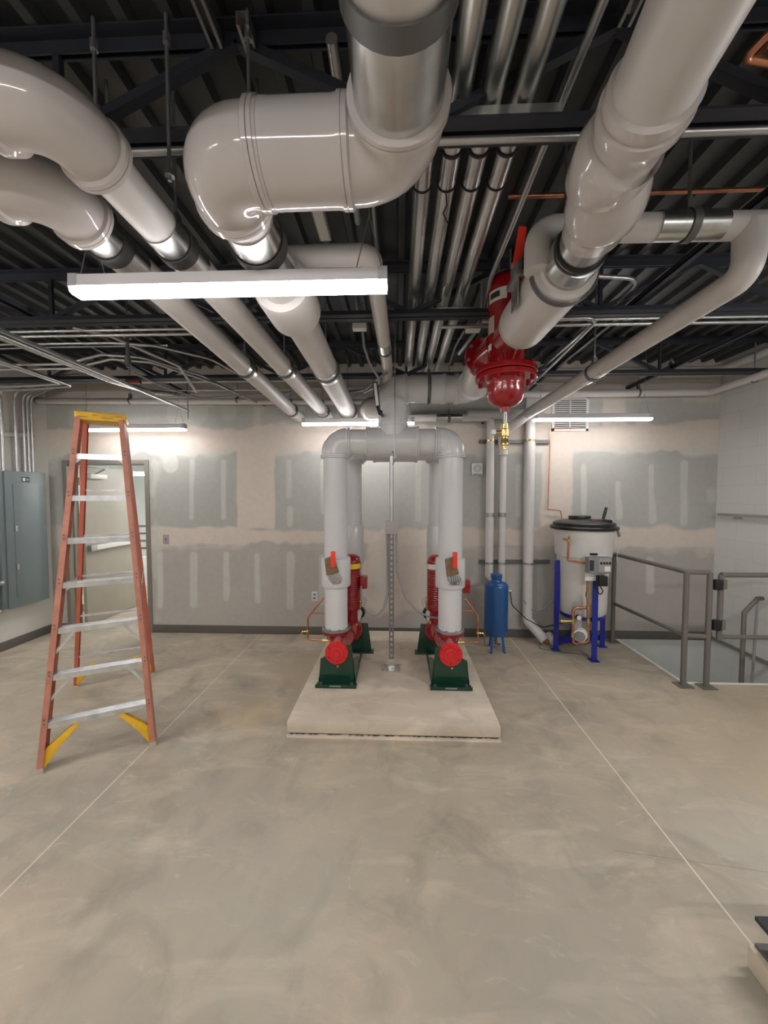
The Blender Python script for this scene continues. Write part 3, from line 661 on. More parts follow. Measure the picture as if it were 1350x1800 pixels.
b = MB(); b.lathe([(.014, 2.16), (.024, 2.158), (.024, 2.13), (.03, 2.125), (.03, 2.085), (.022, 2.08), (.022, 2.055), (.026, 2.05), (.026, 2.03), (.016, 2.025), (.016, 2.0)], (SX, SY, 0), seg=12); b.tube([(SX, SY, 2.105), (SX - .06, SY, 2.11)], .012, 10); b.build('drain_valve', BRASS, t)
b = MB(); b.box((SX - .085, SY - .02, 2.095), (SX - .058, SY + .02, 2.125)); b.build('valve_cap', WHITEP, t, bevel=.004)
for dx, dy in ((-.05, .0), (.03, .04)):
    b = MB(); b.tube([(SX + dx, SY + dy, 3.05), (SX + dx, SY + dy, ZC)], .007, 8); b.build('support_rod', STEEL, t)

# ------------------------------------------------------------------ pump header piping
HY = 3.40; XLs = atY(590, 900, HY).x; XRs = atY(792, 900, HY).x; XM = atY(690, 900, HY).x; HZ = 2.195
def header(y, xl, xr, xm, rr, label, riser_bottom, sleeve=(1.15, .90), sleeve_r=.134):
    t = thing('pump_header_pipe', label, 'pipe', (xm, y, riser_bottom))
    for x, s in ((xl, 1), (xr, -1)):
        elbow((x, y, HZ), (0, 0, -1), (s, 0, 0), .125, .02, rr + .012, t, mt=RISER, n=14)
        straight((x, y, sleeve[0] - .01), (x, y, HZ - .12), rr, t, 'riser', RISER)
        b = MB(); b.lathe([(rr - .004, sleeve[1] - .012), (sleeve_r - .006, sleeve[1] - .01), (sleeve_r, sleeve[1]), (sleeve_r, sleeve[0] - .01), (sleeve_r - .006, sleeve[0]), (rr, sleeve[0] + .002)], (x, y, 0), seg=36); b.build('valve_sleeve', RISER, t)
        straight((x, y, riser_bottom), (x, y, sleeve[1] + .01), rr - .002, t, 'spool', RISER)
    straight((xl + .13, y, HZ), (xr - .13, y, HZ), rr + .006, t, 'crossover', RISER)
    # tee cover
    b = MB(); pts, r2 = rib([Vector((xm - .235, y, HZ)), Vector((xm, y, HZ)), Vector((xm + .235, y, HZ))], rr + .018, collar=.010); b.tube(pts, r2, 36); b.build('tee_cover', RISER, t, ang=50)
    return t
hdr = header(HY, XLs, XRs, XM, .108, 'front white double riser header arching over the concrete pad', .505)
straight((XM, HY, HZ + .05), (XM, HY, 2.54), .128, hdr, 'vertical_pipe', RISER)
b = MB(); b.band((XM, HY, HZ + .15), (0, 0, 1), .125, .03, .012); b.build('collar', RISER, hdr)
elbow((XM, HY, ZP), (0, 0, -1), (1, 0, 0), .12, .01, .125, hdr, mt=RISER)
XE = SX - .02
straight((XM + .12, HY, ZP), (XE - .1, HY, ZP), .115, hdr, 'horizontal_pipe', RISER)
b = MB(); pts, r2 = rib([Vector((XM + .30, HY, ZP)), Vector((XM + .38, HY, ZP)), Vector((XM + .47, HY, ZP))], .122, collar=.008); b.tube(pts, r2, 36); b.build('sleeve_cover', RISER, hdr)
elbow((XE, HY, ZP), (-1, 0, 0), Vector((SX - .078 - XE, 2.67 - HY, 0)), .13, .02, .122, hdr, mt=RISER)
straight((XE, HY - .12, ZP), (SX - .078, 2.672, ZP), .112, hdr, 'pipe_section', RISER)
b = MB(); b.box((XM + .16, HY - .02, ZP + .12), (XM + .5, HY + .02, ZP + .124)); b.build('metal_saddle', GALV, hdr)
hanger(XM + .32, HY, ZP, .125, 'hanger on the short horizontal pipe left of the red separator', axis='X', wide=.03)
xlb = atY(619, 900, 4.0).x; xrb = atY(771, 900, 4.0).x
hdb = header(4.0, xlb, xrb, XM + .02, .104, 'rear white double riser header behind the front one', .66, sleeve=(1.40, .99), sleeve_r=.122)
elbow((XM + .02, 4.0, 2.64), (0, 0, -1), (-1, 0, 0), .13, .02, .12, hdb, mt=RISER)
straight((XM + .02, 4.0, HZ), (XM + .02, 4.0, 2.52), .112, hdb, 'vertical_pipe', RISER)
elbow((-.30, 4.0, 2.64), (1, 0, 0), (0, 1, 0), .12, .02, .115, hdb, mt=PVC)
straight((-.30, 4.12, 2.64), (-.30, D, 2.64), .09, hdb, 'pipe_section', JACKET)

# butterfly valve handles on front sleeves
for x, lb in ((XLs, 'left'), (XRs, 'right')):
    y = HY - .135
    b = MB(); q = [(-.068, 1.165), (.004, 1.19), (.052, 1.045), (-.052, 1.02)]
    b.prism([(x + dx, y - .012, z) for dx, z in q], (0, -.05, 0)); h = b.build('valve_tag', TAG, hdr, bevel=.004)
    b = MB(); q = [(-.05, 1.05), (.05, 1.03), (.075, .985), (.065, .945), (.0, .93), (-.045, .98)]
    b.prism([(x + dx, y + .004, z) for dx, z in q], (0, -.014, 0))
    if lb == 'right':
        for k in range(6): b.tube([(x - .03 + k * .018, y - .014, 1.03), (x - .02 + k * .02, y - .03, .97), (x - .025 + k * .019, y - .016, .935)], .0035, 6)
    b.cyl((x + .045, y - .01, .955), (x + .045, y - .03, .955), .012, seg=6)
    b.build('notch_plate', STEEL, h, bevel=.002)
    b = MB(); b.box((x - .008, y - .09, 1.10), (x + .030, y - .062, 1.235)); b.build('lever', LEVRED, h, bevel=.004)

# ------------------------------------------------------------------ pumps
def pump(cx, fx, s, label, bx):
    """cx: base centre, fx: riser x, s: side of the motor (+1 right), bx: rear riser x"""
    t = thing('circulation_pump', label, 'pump', (cx, 3.04, PADZ)); z0 = PADZ
    # green bracket base
    b = MB(); w2 = .172
    b.box((cx - w2, 3.04, z0), (cx + w2, 3.12, z0 + .012)); b.box((cx - w2, 3.04, z0 + .012), (cx + w2, 3.046, z0 + .03))
    b.prism([(cx - .16, 3.12, z0), (cx + .16, 3.12, z0), *sorted([(cx + s * .125, 3.12, z0 + .33), (cx + s * .02, 3.12, z0 + .335), (cx - s * .10, 3.12, z0 + .24), (cx - s * .135, 3.12, z0 + .20)], key=lambda q_: -q_[0])], (0, .012, 0))
    b.box((cx - .16, 3.12, z0), (cx - .15, 3.80, z0 + .05)); b.box((cx + .15, 3.12, z0), (cx + .16, 3.80, z0 + .05))
    for sg in (-1, 1): b.prism([(cx + sg * .15, 3.12, z0), (cx + sg * .15, 3.45, z0), (cx + sg * .14, 3.40, z0 + .12), (cx + sg * .13, 3.12, z0 + .22)], (sg * .01, 0, 0))
    base = b.build('base_bracket', GREENM, t, bevel=.002)
    for sx in (-.13, .13):
        b = MB(); b.cyl((cx + sx, 3.08, z0 + .012), (cx + sx, 3.08, z0 + .03), .013, seg=6); b.build('anchor_bolt', STEEL, base)
    b = MB(); b.box((cx - .05, 3.0385, z0 + .014), (cx + .045, 3.0405, z0 + .026)); b.build('name_plate', STEEL, base)
    b = MB(); q = cx + s * .10
    b.box((q - .17 , 3.74, z0), (q + .17, 3.84, z0 + .012)); b.prism([(q - .15, 3.78, z0), (q + .15, 3.78, z0), (q + .11, 3.78, z0 + .30), (q - .11, 3.78, z0 + .30)], (0, .012, 0)); b.build('rear_bracket', GREENM, t, bevel=.002)
    # suction diffuser
    zc = .385
    b = MB(); b.lathe([(.0, 0), (.03, .0), (.034, .006), (.06, .010), (.064, .016), (.094, .018), (.098, .024), (.098, .045), (.088, .05), (.088, .06)], (cx, 3.075, zc), (0, 1, 0), 36); cv = b.build('strainer_cover', BRRED, t)
    for k in range(6):
        a = k * PI / 3 + PI / 6; b = MB(); b.cyl((cx + .08 * math.cos(a), 3.078, zc + .08 * math.sin(a)), (cx + .08 * math.cos(a), 3.096, zc + .08 * math.sin(a)), .010, seg=6); b.build('cover_bolt', BRRED, cv)
    b = MB(); b.tube(fillet([(cx, 3.12, zc), (cx + (fx - cx) * .3, 3.33, zc + .0), (fx, HY, .49)], .06, 6), .088, 32); b.tube([(cx, 3.2, zc), (cx + s * .04, 3.62, zc - .01)], .08, 28); b.build('strainer_body', REDM, t)
    b = MB(); b.cyl((cx + .01, 3.10, zc - .10), (cx + .01, 3.10, zc - .118), .012, seg=8); b.build('drain_plug', BRASS, t)
    b = MB(); b.lathe([(.085, .40), (.09, .445), (.125, .455), (.130, .460), (.130, .478), (.10, .48)], (fx, HY, 0), seg=36); fl = b.build('flange', REDM, t)
    b = MB(); b.lathe([(.10, .48), (.127, .481), (.130, .484), (.130, .500), (.126, .503), (.105, .504)], (fx, HY, 0), seg=36); b.build('steel_flange', STEEL, t)
    for k in range(8):
        a = k * PI / 4 + .39; b = MB(); b.lathe([(.010, .430), (.010, .452), (.005, .453), (.005, .501), (.010, .502), (.010, .514)], (fx + .115 * math.cos(a), HY + .115 * math.sin(a), 0), seg=6); b.build('flange_bolt', STEEL, fl)
    # volute + motor column
    mx = atY(616, 900, 3.7).x if s > 0 else atY(769, 900, 3.7).x; my = 3.70
    b = MB(); b.lathe([(.07, .28), (.10, .30), (.118, .35), (.118, .40), (.10, .44), (.075, .46), (.072, .56), (.10, .60)], (mx, my, 0), seg=36); b.tube([(cx + s * .03, 3.5, zc), (mx, my, .40)], .085, 24); b.tube([(mx, my, .40), (mx + s * .02, 3.95, .42)], .07, 24); b.build('volute', REDM, t)
    b = MB(); prof = [(.09, .58), (.10, .60)]
    for k in range(18): prof += [(.096, .62 + k * .022), (.101, .624 + k * .022), (.101, .632 + k * .022), (.096, .636 + k * .022)]
    prof += [(.10, 1.03), (.104, 1.04), (.10, 1.07), (.085, 1.11), (.05, 1.13), (.0, 1.135)]
    b.lathe(prof, (mx, my, 0), seg=36); mot = b.build('motor', REDM, t, ang=60)
    curved_label(mx, my, .1065, 1.5 * PI + s * .1, 1.5 * PI + s * 1.2, 1.00, 1.05, YELST if s > 0 else PAPER, 'warning_label', mot)
    xb = mx + s * .135 if s > 0 else fx + .17
    yb = 3.68 if s > 0 else 3.55
    b = MB(); b.box((xb - .035, yb - .05, .80), (xb + .035, yb + .05, .92)); b.bar((mx + s * .08, my, .87), (xb, yb, .87), .05, .05) if s > 0 else b.bar((mx, my, .87), (xb, yb, .87), .03, .03); b.build('terminal_box', REDM, t, bevel=.008)
    b = MB(); x2 = mx + s * .10; b.cyl((x2, my - .03, .60), (x2, my - .03, .66), .012, seg=10); b.ball((x2, my - .03, .665), .018, seg=10); b.build('air_cock', BRASS, t)
    # grooved coupling and white elbow at rear
    q1 = Vector((mx + s * .01, 3.72, .46)); q2 = Vector((mx + s * .062, 3.98, .60))
    b = MB(); b.tube([q1, q2], .078, 28); b.build('discharge_elbow', WHITEP, t)
    b = MB(); b.band(q1.lerp(q2, .42), q2 - q1, .079, .022, .022); b.build('grooved_coupling', BLACKR, t)
    if s < 0:
        pt = q1.lerp(q2, .12) + Vector((-.03, -.09, -.03)); b = MB(); b.box((pt.x - .03, pt.y - .002, pt.z - .03), (pt.x + .04, pt.y + .002, pt.z + .03)); b.build('arrow_label', YELST, t)
    return t
pcL = (atZ(552, 1210, PADZ).x + atZ(628, 1210, PADZ).x) / 2; pcR = (atZ(757, 1213, PADZ).x + atZ(830, 1213, PADZ).x) / 2
pump(pcL, XLs, 1, 'left red inline pump on dark green base, yellow label on motor', xlb)
pump(pcR, XRs, -1, 'right red inline pump on dark green base, nearer the blue tank', xrb)

# housekeeping pad
b = MB(); X0, X1 = atZ(503, 1270, PADZ).x, atZ(880, 1275, PADZ).x; Yf = 2.575
b.box((X0, Yf, 0.026), (X1, 4.40, PADZ)); pad = tag(b.build('concrete_pad', PADM, bevel=.008), 'raised tan concrete pad under the two red pumps', 'concrete pad')
rng = random.Random(3); b = MB(); n = 90; pl = []
for k in range(n + 1):
    x = X0 + (X1 - X0) * k / n; pl.append((x, Yf - .004 - .006 * rng.random(), .013 + .014 * rng.random()))
vs0 = [b.bm.verts.new((x, Yf + .03, 0)) for x, y, z in pl]; vs1 = [b.bm.verts.new((x, y - .004, 0)) for x, y, z in pl]; vs2 = [b.bm.verts.new((x, y, z * .75)) for x, y, z in pl]; vs3 = [b.bm.verts.new((x, Yf + .03, z * .75)) for x, y, z in pl]
for k in range(n):
    for a, c_ in ((vs0, vs1), (vs1, vs2), (vs2, vs3)): b.bm.faces.new((a[k], a[k + 1], c_[k + 1], c_[k]))
b.build('rough_grout_edge', PADM, pad)
b = MB(); b.box((X0 + .012, Yf + .012, 0), (X1 - .012, 4.39, .027)); b.build('pad_gap_shade', mat('dark_gap_shade', (.05, .04, .03), .9), pad)  # near-black block puts the shade of the gap under the pad into colour

# centre strut post
px = atZ(688, 1176, PADZ).x; py = 3.385 if False else 3.37
py = atZ(688, 1177, PADZ).y + .02
t = thing('strut_post', 'slotted steel strut post standing on the pad between the pumps', 'strut post', (px, py, PADZ))
b = MB(); b.box((px - .085, py - .075, PADZ), (px + .085, py + .075, PADZ + .008)); bp = b.build('base_plate', GALV, t, bevel=.002)
for sx in (-.062, .062):
    for sy in (-.052, .052):
        b = MB(); b.cyl((px + sx, py + sy, PADZ + .008), (px + sx, py + sy, PADZ + .02), .009, seg=6); b.build('anchor_bolt', STEEL, bp)
b = MB(); b.box((px - .028, py - .028, PADZ + .008), (px + .028, py + .028, PADZ + .10)); b.build('post_socket', GALV, t, bevel=.002)
b = MB(); zt = 1.42; z = PADZ + .10
for sx in (-1, 1): b.box((px + sx * .0215 - .0015, py - .0205, z), (px + sx * .0215 + .0015, py + .0205, zt)); b.box((px + sx * .0215 - (.013 if sx > 0 else 0), py - .0205, z), (px + sx * .0215 + (0 if sx > 0 else .013), py - .0175, zt))
k = z
while k < zt: b.box((px - .010, py - .0205, k), (px + .010, py - .0175, k + .018)); k += .05
b.build('slotted_channel', mat('dull_post_steel', (.20, .19, .185), .45, .5), t, smooth=False)
bz0 = atY(688, 938, py).z; bz1 = atY(688, 915, py).z
b = MB(); b.box((px - .058, py - .06, bz0), (px + .062, py - .0205, bz1)); bx_ = tag(b.build('junction_box', BOXM, bevel=.004), 'grey square junction box at the top of the strut post', 'junction box')
hz = HZ - .118
b = MB(); b.tube([(px, py - .03, bz1), (px, py - .03, hz + .04)], .019, 14); tag(b.build('rigid_conduit', CONDM), 'vertical steel conduit from the grey junction box up to the header', 'conduit')
b = MB(); b.tube([(px + .03, 3.18, 2.02), (px + .032, 3.18, ZC)], .005, 8); b.tube([(px + .03, 3.18, 2.02), (px + .015, 3.21, 1.98), (px + .04, 3.22, 2.05), (px + .01, 3.2, 2.09)], .007, 8); tag(b.build('hanging_rod', STEEL), 'thin hanging rod in front of the white vertical pipe', 'rod')
def flex(pts, label, r=.0095, mt=None, name='flexible_conduit', R=.08, cat='conduit'):
    b = MB(); b.tube(fillet(pts, R, 8), r, 10); return tag(b.build(name, mt or FLEXM), label, cat)
def W(lst, Y):
    return [atY(u, v, Y if not isinstance(Y, (list, tuple)) else Y[i]) for i, (u, v) in enumerate(lst)]
flex(W([(684, 938), (684, 1035), (676, 1068), (660, 1084), (643, 1074), (636, 1052), (635, 1030)], [py, py, py, 3.45, 3.5, 3.55, 3.6]), 'grey flexible conduit looping from the junction box to the left pump')
flex(W([(697, 938), (698, 1005), (713, 1052), (735, 1076), (756, 1085), (772, 1086)], [py, py, py, 3.45, 3.5, 3.52]), 'grey flexible conduit looping from the junction box to the right pump')
flex(W([(680, 938), (681, 1040), (674, 1070)], [py, py, py]), 'short second grey flexible conduit beside the strut post', R=.05)

# copper bypass lines on the pumps
def coppertree(s, lst1, lst2, label, vx):
    t = thing('copper_bypass_line', label, 'copper pipe', atY(*lst1[-1], 3.45))
    b = MB(); b.tube(fillet(W(lst1, 3.45), .02, 5), .009, 10); b.build('tube', COPPER, t)
    b = MB(); b.tube(W(lst2, 3.45), .008, 10); b.build('tube', COPPER, t)
    p = atY(vx[0], vx[1], 3.45); b = MB(); b.ball(p, .018, seg=12); b.tube([p, p - Vector((s * .05, 0, .0))], .008, 8); b.tube([p - Vector((s * .05, 0, 0)), p - Vector((s * .065, 0, .03))], .006, 8); b.build('gauge_cock', BRASS, t)
    p = atY(lst1[-1][0], lst1[-1][1], 3.45); b = MB(); b.cyl(p - Vector((s * .02, 0, 0)), p + Vector((s * .04, 0, 0)), .014, seg=8); b.build('union', BRASS, t)
coppertree(1, [(572, 1050), (567, 1053), (541, 1085), (541, 1124), (570, 1126)], [(572, 1077), (547, 1078)], 'thin copper bypass tube on the left side of the left pump', (541, 1110))
coppertree(-1, [(812, 1053), (818, 1053), (840, 1083), (840, 1129), (812, 1129)], [(812, 1073), (830, 1074)], 'thin copper bypass tube between the right pump and the blue tank', (840, 1113))

# ------------------------------------------------------------------ galvanised tubes above the joists
for i, (x, lb) in enumerate(((.100, 'leftmost of the four long galvanised tubes at the ceiling'), (.203, 'second from left of the four long galvanised ceiling tubes'), (.306, 'third from left of the four long galvanised ceiling tubes'), (.412, 'rightmost of the four long galvanised tubes at the ceiling'))):
    t = thing('galvanised_tube', lb, 'metal tube', (x, 2, 3.04), 'galvanised ceiling tubes')
    b = MB(); b.tube([(x, YB, 3.04), (x, D, 3.04)], .038, 24); b.build('tube', DUCTM, t)
    b = MB(); b.tube([(x, 1.50, 3.04), (x, 1.66, 3.04)], .0395, 24); b.build('coupling', GALV, t)
    for yg, wg in ((1.50, .01), (1.66, .006)):
        b = MB(); b.band((x, yg, 3.04), (0, 1, 0), .038, wg, .005); b.build('gasket', BLACKR, t)
b = MB(); b.tube([(.20, 1.66, 3.0), (.205, 1.665, 2.95), (.19, 1.67, 2.92), (.21, 1.67, 2.88)], .003, 6); tag(b.build('loose_strap_end', BLACKR), 'loose black strap end hanging from a galvanised tube', 'strap')
ysr = atZ(880, 206, 2.975).y
channel((-.05, ysr, 2.975), (.53, ysr, 2.975), 'cross strut under the galvanised tubes nearest the camera')
channel((-.05, 2.66, 2.98), (.53, 2.66, 2.98), 'cross strut under the galvanised tubes in mid room')

def conduit(pts, r, label, R=.12, mt=None, name='metal_conduit', straps=()):
    t = MB(); t.tube(fillet(pts, R, 8), r, 12); o = t.build(name, mt or CONDM)
    return tag(o, label, 'conduit')
# long runs on the left
conduit([(XL, 1.31, 2.892), (0, 1.31, 2.892), (XR, 1.31, 2.892)], .012, 'long cross conduit under the joist nearest the camera')
o = channel((-2.30, 0.9, 2.68), (-2.33, 4.13, 2.66), 'long bright strut running to the rear left lamp', .02, mt=ALUM)
b = MB(); b.tube([(-2.33, 4.12, 2.56), (-2.33, 4.12, ZC)], .006, 8); tag(b.build('hanger_rod', STEEL), 'rod holding the far end of the long bright strut', 'rod')
conduit([(-2.60, 0.9, 2.755), (-2.60, 3.32, 2.755), (-2.60, 3.9, 2.80), (-2.60, D, 2.95)], .026, 'fat shiny steel pipe running front to back above the strut', mt=GALV)
conduit([(-3.10, 1.2, 2.76), (-3.16, 3.45, 2.76), (-3.62, 3.5, 2.76), (XL, 3.5, 2.76)], .013, 'steel conduit at far left turning into the left wall', R=.06)
conduit([(-3.05, 1.2, 2.76), (-3.11, 3.52, 2.76), (-3.6, 3.58, 2.75), (XL, 3.58, 2.74)], .011, 'thin steel conduit beside the one turning into the left wall', R=.06)
for k, (z, lb) in enumerate(((2.895, 'upper'), (2.868, 'lower'))):
    conduit([(XL, 2.66 + k * .02, z), (-1.9, 2.66 + k * .02, z), (-1.28, 2.66 + k * .02, z)], .010, lb + ' cross conduit under the second joist at left')
conduit([(XL, 3.05, 2.80), (-2.9, 3.05, 2.80), (-2.75, 3.05, 2.80), (-2.50, 3.12, 2.90), (-2.2, 3.2, 2.90), (-1.9, 3.6, 2.87), (-1.7, D, 2.83)], .011, 'curved conduit swinging up and over behind the ladder', R=.15)
conduit([(XL, 3.10, 2.78), (-2.9, 3.10, 2.78), (-2.72, 3.10, 2.78), (-2.46, 3.17, 2.88), (-2.16, 3.26, 2.88), (-1.84, 3.75, 2.84), (-1.62, D, 2.80)], .011, 'second curved conduit swinging over behind the ladder', R=.15)
conduit([(-2.3, 2.62, 2.90), (-2.12, 2.75, 2.89), (-1.94, 3.3, 2.86), (-1.96, 3.62, 2.72)], .012, 'slanted conduit dropping to the bright strut', R=.08)
conduit([(XL, 2.84, 2.88), (-2.2, 2.84, 2.88), (-1.9, 2.90, 2.88), (-1.6, 3.2, 2.88), (-1.5, 3.8, 2.88)], .010, 'conduit curving toward the back above the lamp', R=.2)
conduit([(-3.0, 3.92, 2.97), (-1.3, 3.92, 2.97), (-.62, 3.92, 2.97)], .012, 'straight cross conduit behind the third joist left')
conduit([(-3.0, 3.98, 2.93), (-1.3, 3.98, 2.93), (-.62, 3.98, 2.93)], .012, 'lower straight cross conduit behind the third joist left')
conduit([(-2.35, 3.3, 2.80), (-2.25, 3.6, 2.76), (-2.1, 3.95, 2.74), (-1.6, 4.0, 2.79), (-1.2, 4.0, 2.80), (-1.0, 4.0, 2.86), (-.4, 4.0, 2.86)], .009, 'grey cable sagging across above the rear left lamp', R=.15, mt=FLEXM, name='hanging_cable')
conduit([(-2.95, 4.3, 2.93), (-1.2, 4.32, 2.93), (-.2, 4.32, 2.95)], .008, 'thin conduit above the long white wall pipe')
conduit([(-3.9, 2.2, 2.90), (-3.9, 3.0, 2.90), (-2.95, 3.0, 2.92), (-1.85, 3.0, 2.92)], .008, 'thin grey conduit over the fat shiny pipe', R=.1)
b = MB(); b.tube([(-2.08, 2.86, 3.08), (-2.08, 2.86, 2.70)], .014, 8); b.tube([(-2.08, 2.86, 2.98), (-2.08, 2.86, 2.92)], .03, 10); b.tube([(-2.08, 2.86, 2.78), (-2.08, 2.86, 2.72)], .022, 10); b.tube([(-2.08, 2.86, 3.05), (-2.08, 2.86, ZC)], .005, 6)
tag(b.build('beam_clamp_fitting', DKSTEEL), 'black vertical clamp fitting hanging among the left conduits', 'fitting')
b = MB(); b.box((-2.80, 3.8, 2.87), (-2.66, 3.85, 2.90)); tag(b.build('red_joist_tag', mat('faded_red_tag', (.25, .05, .04), .6)), 'small faded red tag on the third joist above the rear left lamp', 'tag')
# thin ceiling struts seen near the top edge
channel((-.60, .9, 3.205), (-.60, 1.28, 3.205), 'short slotted strut up by the roof deck, between left elbows and centre')
channel((-.49, 1.22, 3.205), (-.49, 1.30, 3.205), 'stub of strut on the first joist')
channel((.70, YB, 3.19), (.70, 1.26, 3.19), 'long steel strut at the ceiling left of the big right pipe')
conduit([(.545, YB, 3.03), (.545, 1.2, 3.03), (.545, 2.3, 3.0), (.60, 2.75, 2.95), (.52, 3.3, 2.93)], .014, 'long steel conduit right beside the galvanised tubes')
conduit([(.93, YB, 3.12), (.93, 1.9, 3.12), (.93, D, 3.12)], .012, 'ceiling conduit passing over the big right pipe')
# slotted metal strip seen above the lamp
p0 = atZ(557, 368, 3.2); p1 = atZ(577, 424, 3.2)
t = thing('slotted_strip', 'pale slotted strip fixed to the roof deck above the nearest lamp', 'strip', (p0.x, p0.y, 3.2))
b = MB(); b.box((p0.x - .035, p0.y, 3.20), (p0.x + .035, p1.y, 3.245)); b.build('body', BOXM, t, bevel=.003)
b = MB(); b.box((p0.x - .026, p0.y + .01, 3.195), (p0.x + .026, p1.y - .01, 3.20)); b.build('cover', WHITEP, t)
conduit([(-.22, 1.28, 3.2), (-.22, 2.1, 3.2)], .02, 'short grey pipe against the deck beyond the strip')
conduit([(-.13, 1.28, 3.2), (-.13, 2.6, 3.2)], .012, 'thin conduit against the deck left of the galvanised tubes')
# free threaded rods at top left
for (x, y, zt, zb, lb) in ((-.985, 1.24, 3.19, 2.80, 'leftmost free threaded rod above the upper left elbow'), (-.745, 1.24, 3.2, 2.735, 'threaded rod with a nut at its end between left and centre pipes'), (-.48, 1.24, 3.2, 2.79, 'threaded rod holding the central double elbow')):
    b = MB(); b.tube([(x, y, zb), (x, y, ZC)], .006, 8); b.cyl((x, y, zb + .015), (x, y, zb + .03), .016, seg=6); b.cyl((x, y, zt - .04), (x, y, zt - .01), .012, seg=6)
    tag(b.build('threaded_rod', STEEL), lb, 'rod')
# overhead pipe at the very top left
t = thing('insulated_pipe', 'white pipe fitting just entering at the top edge left of centre', 'pipe', (-.5, .62, 2.7))
b = MB(); b.tube(fillet([(XL, .60, 2.70), (-.43, .60, 2.70), (-.43, .60, ZC)], .08, 8), .055, 24); b.build('pipe_section', PVC, t)

# ------------------------------------------------------------------ right side pipes F and G
ZF = 2.81; YF = 1.62
XG = 1.43; ZG = 2.61
t = thing('insulated_pipe', 'white pipe crossing high at right then sloping down toward the back wall', 'pipe', (XG, YF, ZG))
zf = atY(1200, 397, YF).z
xr = atY(945, 430, YF).x
p = fillet([(xr, YF, 2.64), (xr, YF, zf), (XG + .9, YF + .02, zf)], .07, 8)
b = MB(); b.tube(p, .052, 24); b.build('pipe_section', JACKET, t)
gx = atY(1328, 450, YF - .03).x
yg0 = YF - .0; 
p = fillet([(gx, yg0, zf), (gx, yg0, ZG + .0), (XG - .01, 4.22, ZG), (atY(884, 762, 4.42).x, 4.42, atY(884, 762, 4.42).z), (atY(884, 790, 4.42).x, 4.42, atY(884, 800, 4.42).z)], [.07, .05, .03], 8)
b = MB(); b.tube(p, .055, 24); b.build('sloping_section', JACKET, t)
xs = atY(1210, 397, YF).x
shield((xs, YF, zf), (1, 0, 0), .0545, .26, t)
hanger(xs, YF, zf, .055, 'dark clevis hanger on the high crossing pipe at right', axis='X', wide=.03)
gy = 2.83; gxx = gx + (XG - gx) * (gy - YF) / (4.22 - YF)
b = MB(); b.tube([(gxx, gy - .13, ZG), (gxx, gy + .13, ZG)], .0575, 24); b.build('metal_shield', GALV, t)
hanger(gxx, gy, ZG, .058, 'dark clevis hanger halfway along the sloping right pipe', wide=.03)
# copper near the ceiling at right
conduit([(.50, 1.80, 3.08), (1.05, 1.80, 3.08), (1.55, 1.80, 3.08), (2.6, 1.80, 3.08)], .010, 'horizontal copper line behind the high crossing pipe', mt=COPPER, name='copper_line')
pc = [atZ(1350, 60, 2.95), atZ(1308, 103, 2.95), atZ(1420, 122, 2.95)]
conduit([pc[0] + (pc[0] - pc[1]) * 6, pc[1], pc[2] + (pc[2] - pc[1]) * 5], .011, 'bright copper elbow at the top right corner', R=.02, mt=COPPER, name='copper_line')
conduit([pc[0] + (pc[0] - pc[1]) * 6 + Vector((.05, 0, .0)), pc[1] + Vector((.05, .03, .03)), pc[2] + (pc[2] - pc[1]) * 5 + Vector((0, .03, .03))], .009, 'thinner copper tube beside the bright elbow top right', R=.02, mt=COPPER, name='copper_line')
conduit([atY(1295, 425, 1.9), atY(1296, 495, 1.9)], .008, 'short vertical copper tube by the sloping pipe bend', mt=COPPER, name='copper_line')
# conduits right
conduit([(.30, 2.70, 2.895), (2.2, 2.70, 2.895), (XR, 2.70, 2.895)], .012, 'cross conduit under the second joist at right')
conduit([(.80, 2.60, 2.885), (2.0, 2.60, 2.885), (XR, 2.60, 2.885)], .009, 'thin cross conduit just below the second joist at right')
cc = [atZ(875, 566, 2.80), atZ(1056, 558, 2.80), atZ(960, 652, 2.80)]
conduit([cc[0] + Vector((-.1, 0, 0)), cc[1], cc[2] + (cc[2] - cc[1]) * .6], .010, 'bent bright conduit turning back beside the red separator', R=.10)
conduit([(.80, 2.2, 2.965), (1.42, 2.3, 2.975), (1.42, 4.4, 2.975)], .012, 'steel conduit running to the back wall over the sloping pipe', R=.12)
conduit([(.2, 3.9, 2.78), (.9, 3.9, 2.78), (1.15, 3.9, 2.80), (1.3, 3.95, 2.86), (2.0, 3.95, 2.86)], .008, 'grey cable sagging right of the separator', R=.1, mt=FLEXM, name='hanging_cable')
for u, v0, v1, Y in ((735, 430, 640, 2.6), (1098, 445, 610, 2.78), (1192, 255, 395, 1.66)):
    pass
# wall-side small insulated pipes
def wallpipe(pts, r, label, R=.06, hang=(), name='insulated_pipe', cat='pipe'):
    b = MB(); b.tube(fillet(pts, R, 6), r, 18); o = b.build(name, JACKET); tag(o, label, cat)
    for (x, y, z, ax, lb) in hang: hanger(x, y, z, r, lb, axis=ax, wide=.02)
    return o
zl = atY(62, 705, 4.42).z; zr = atY(640, 707, 4.42).z
wallpipe([atY(62, 705, 4.42), (-.10, 4.42, zr)], .034, 'long thin white pipe along the top of the back wall at left', hang=[(-3.2, 4.42, zl - .008, 'X', 'hanger on the long left wall pipe near the ladder'), (-1.9, 4.42, zl - .02, 'X', 'hanger on the long left wall pipe in its middle')])
b = MB(); p = atY(62, 705, 4.42); b.band(p + Vector((.01, 0, 0)), (1, 0, 0), .034, .03, .006); tag(b.build('pipe_end_band', DKSTEEL), 'dark band at the left end of the long wall pipe', 'band')
z1 = 3.12; xa = 3.95
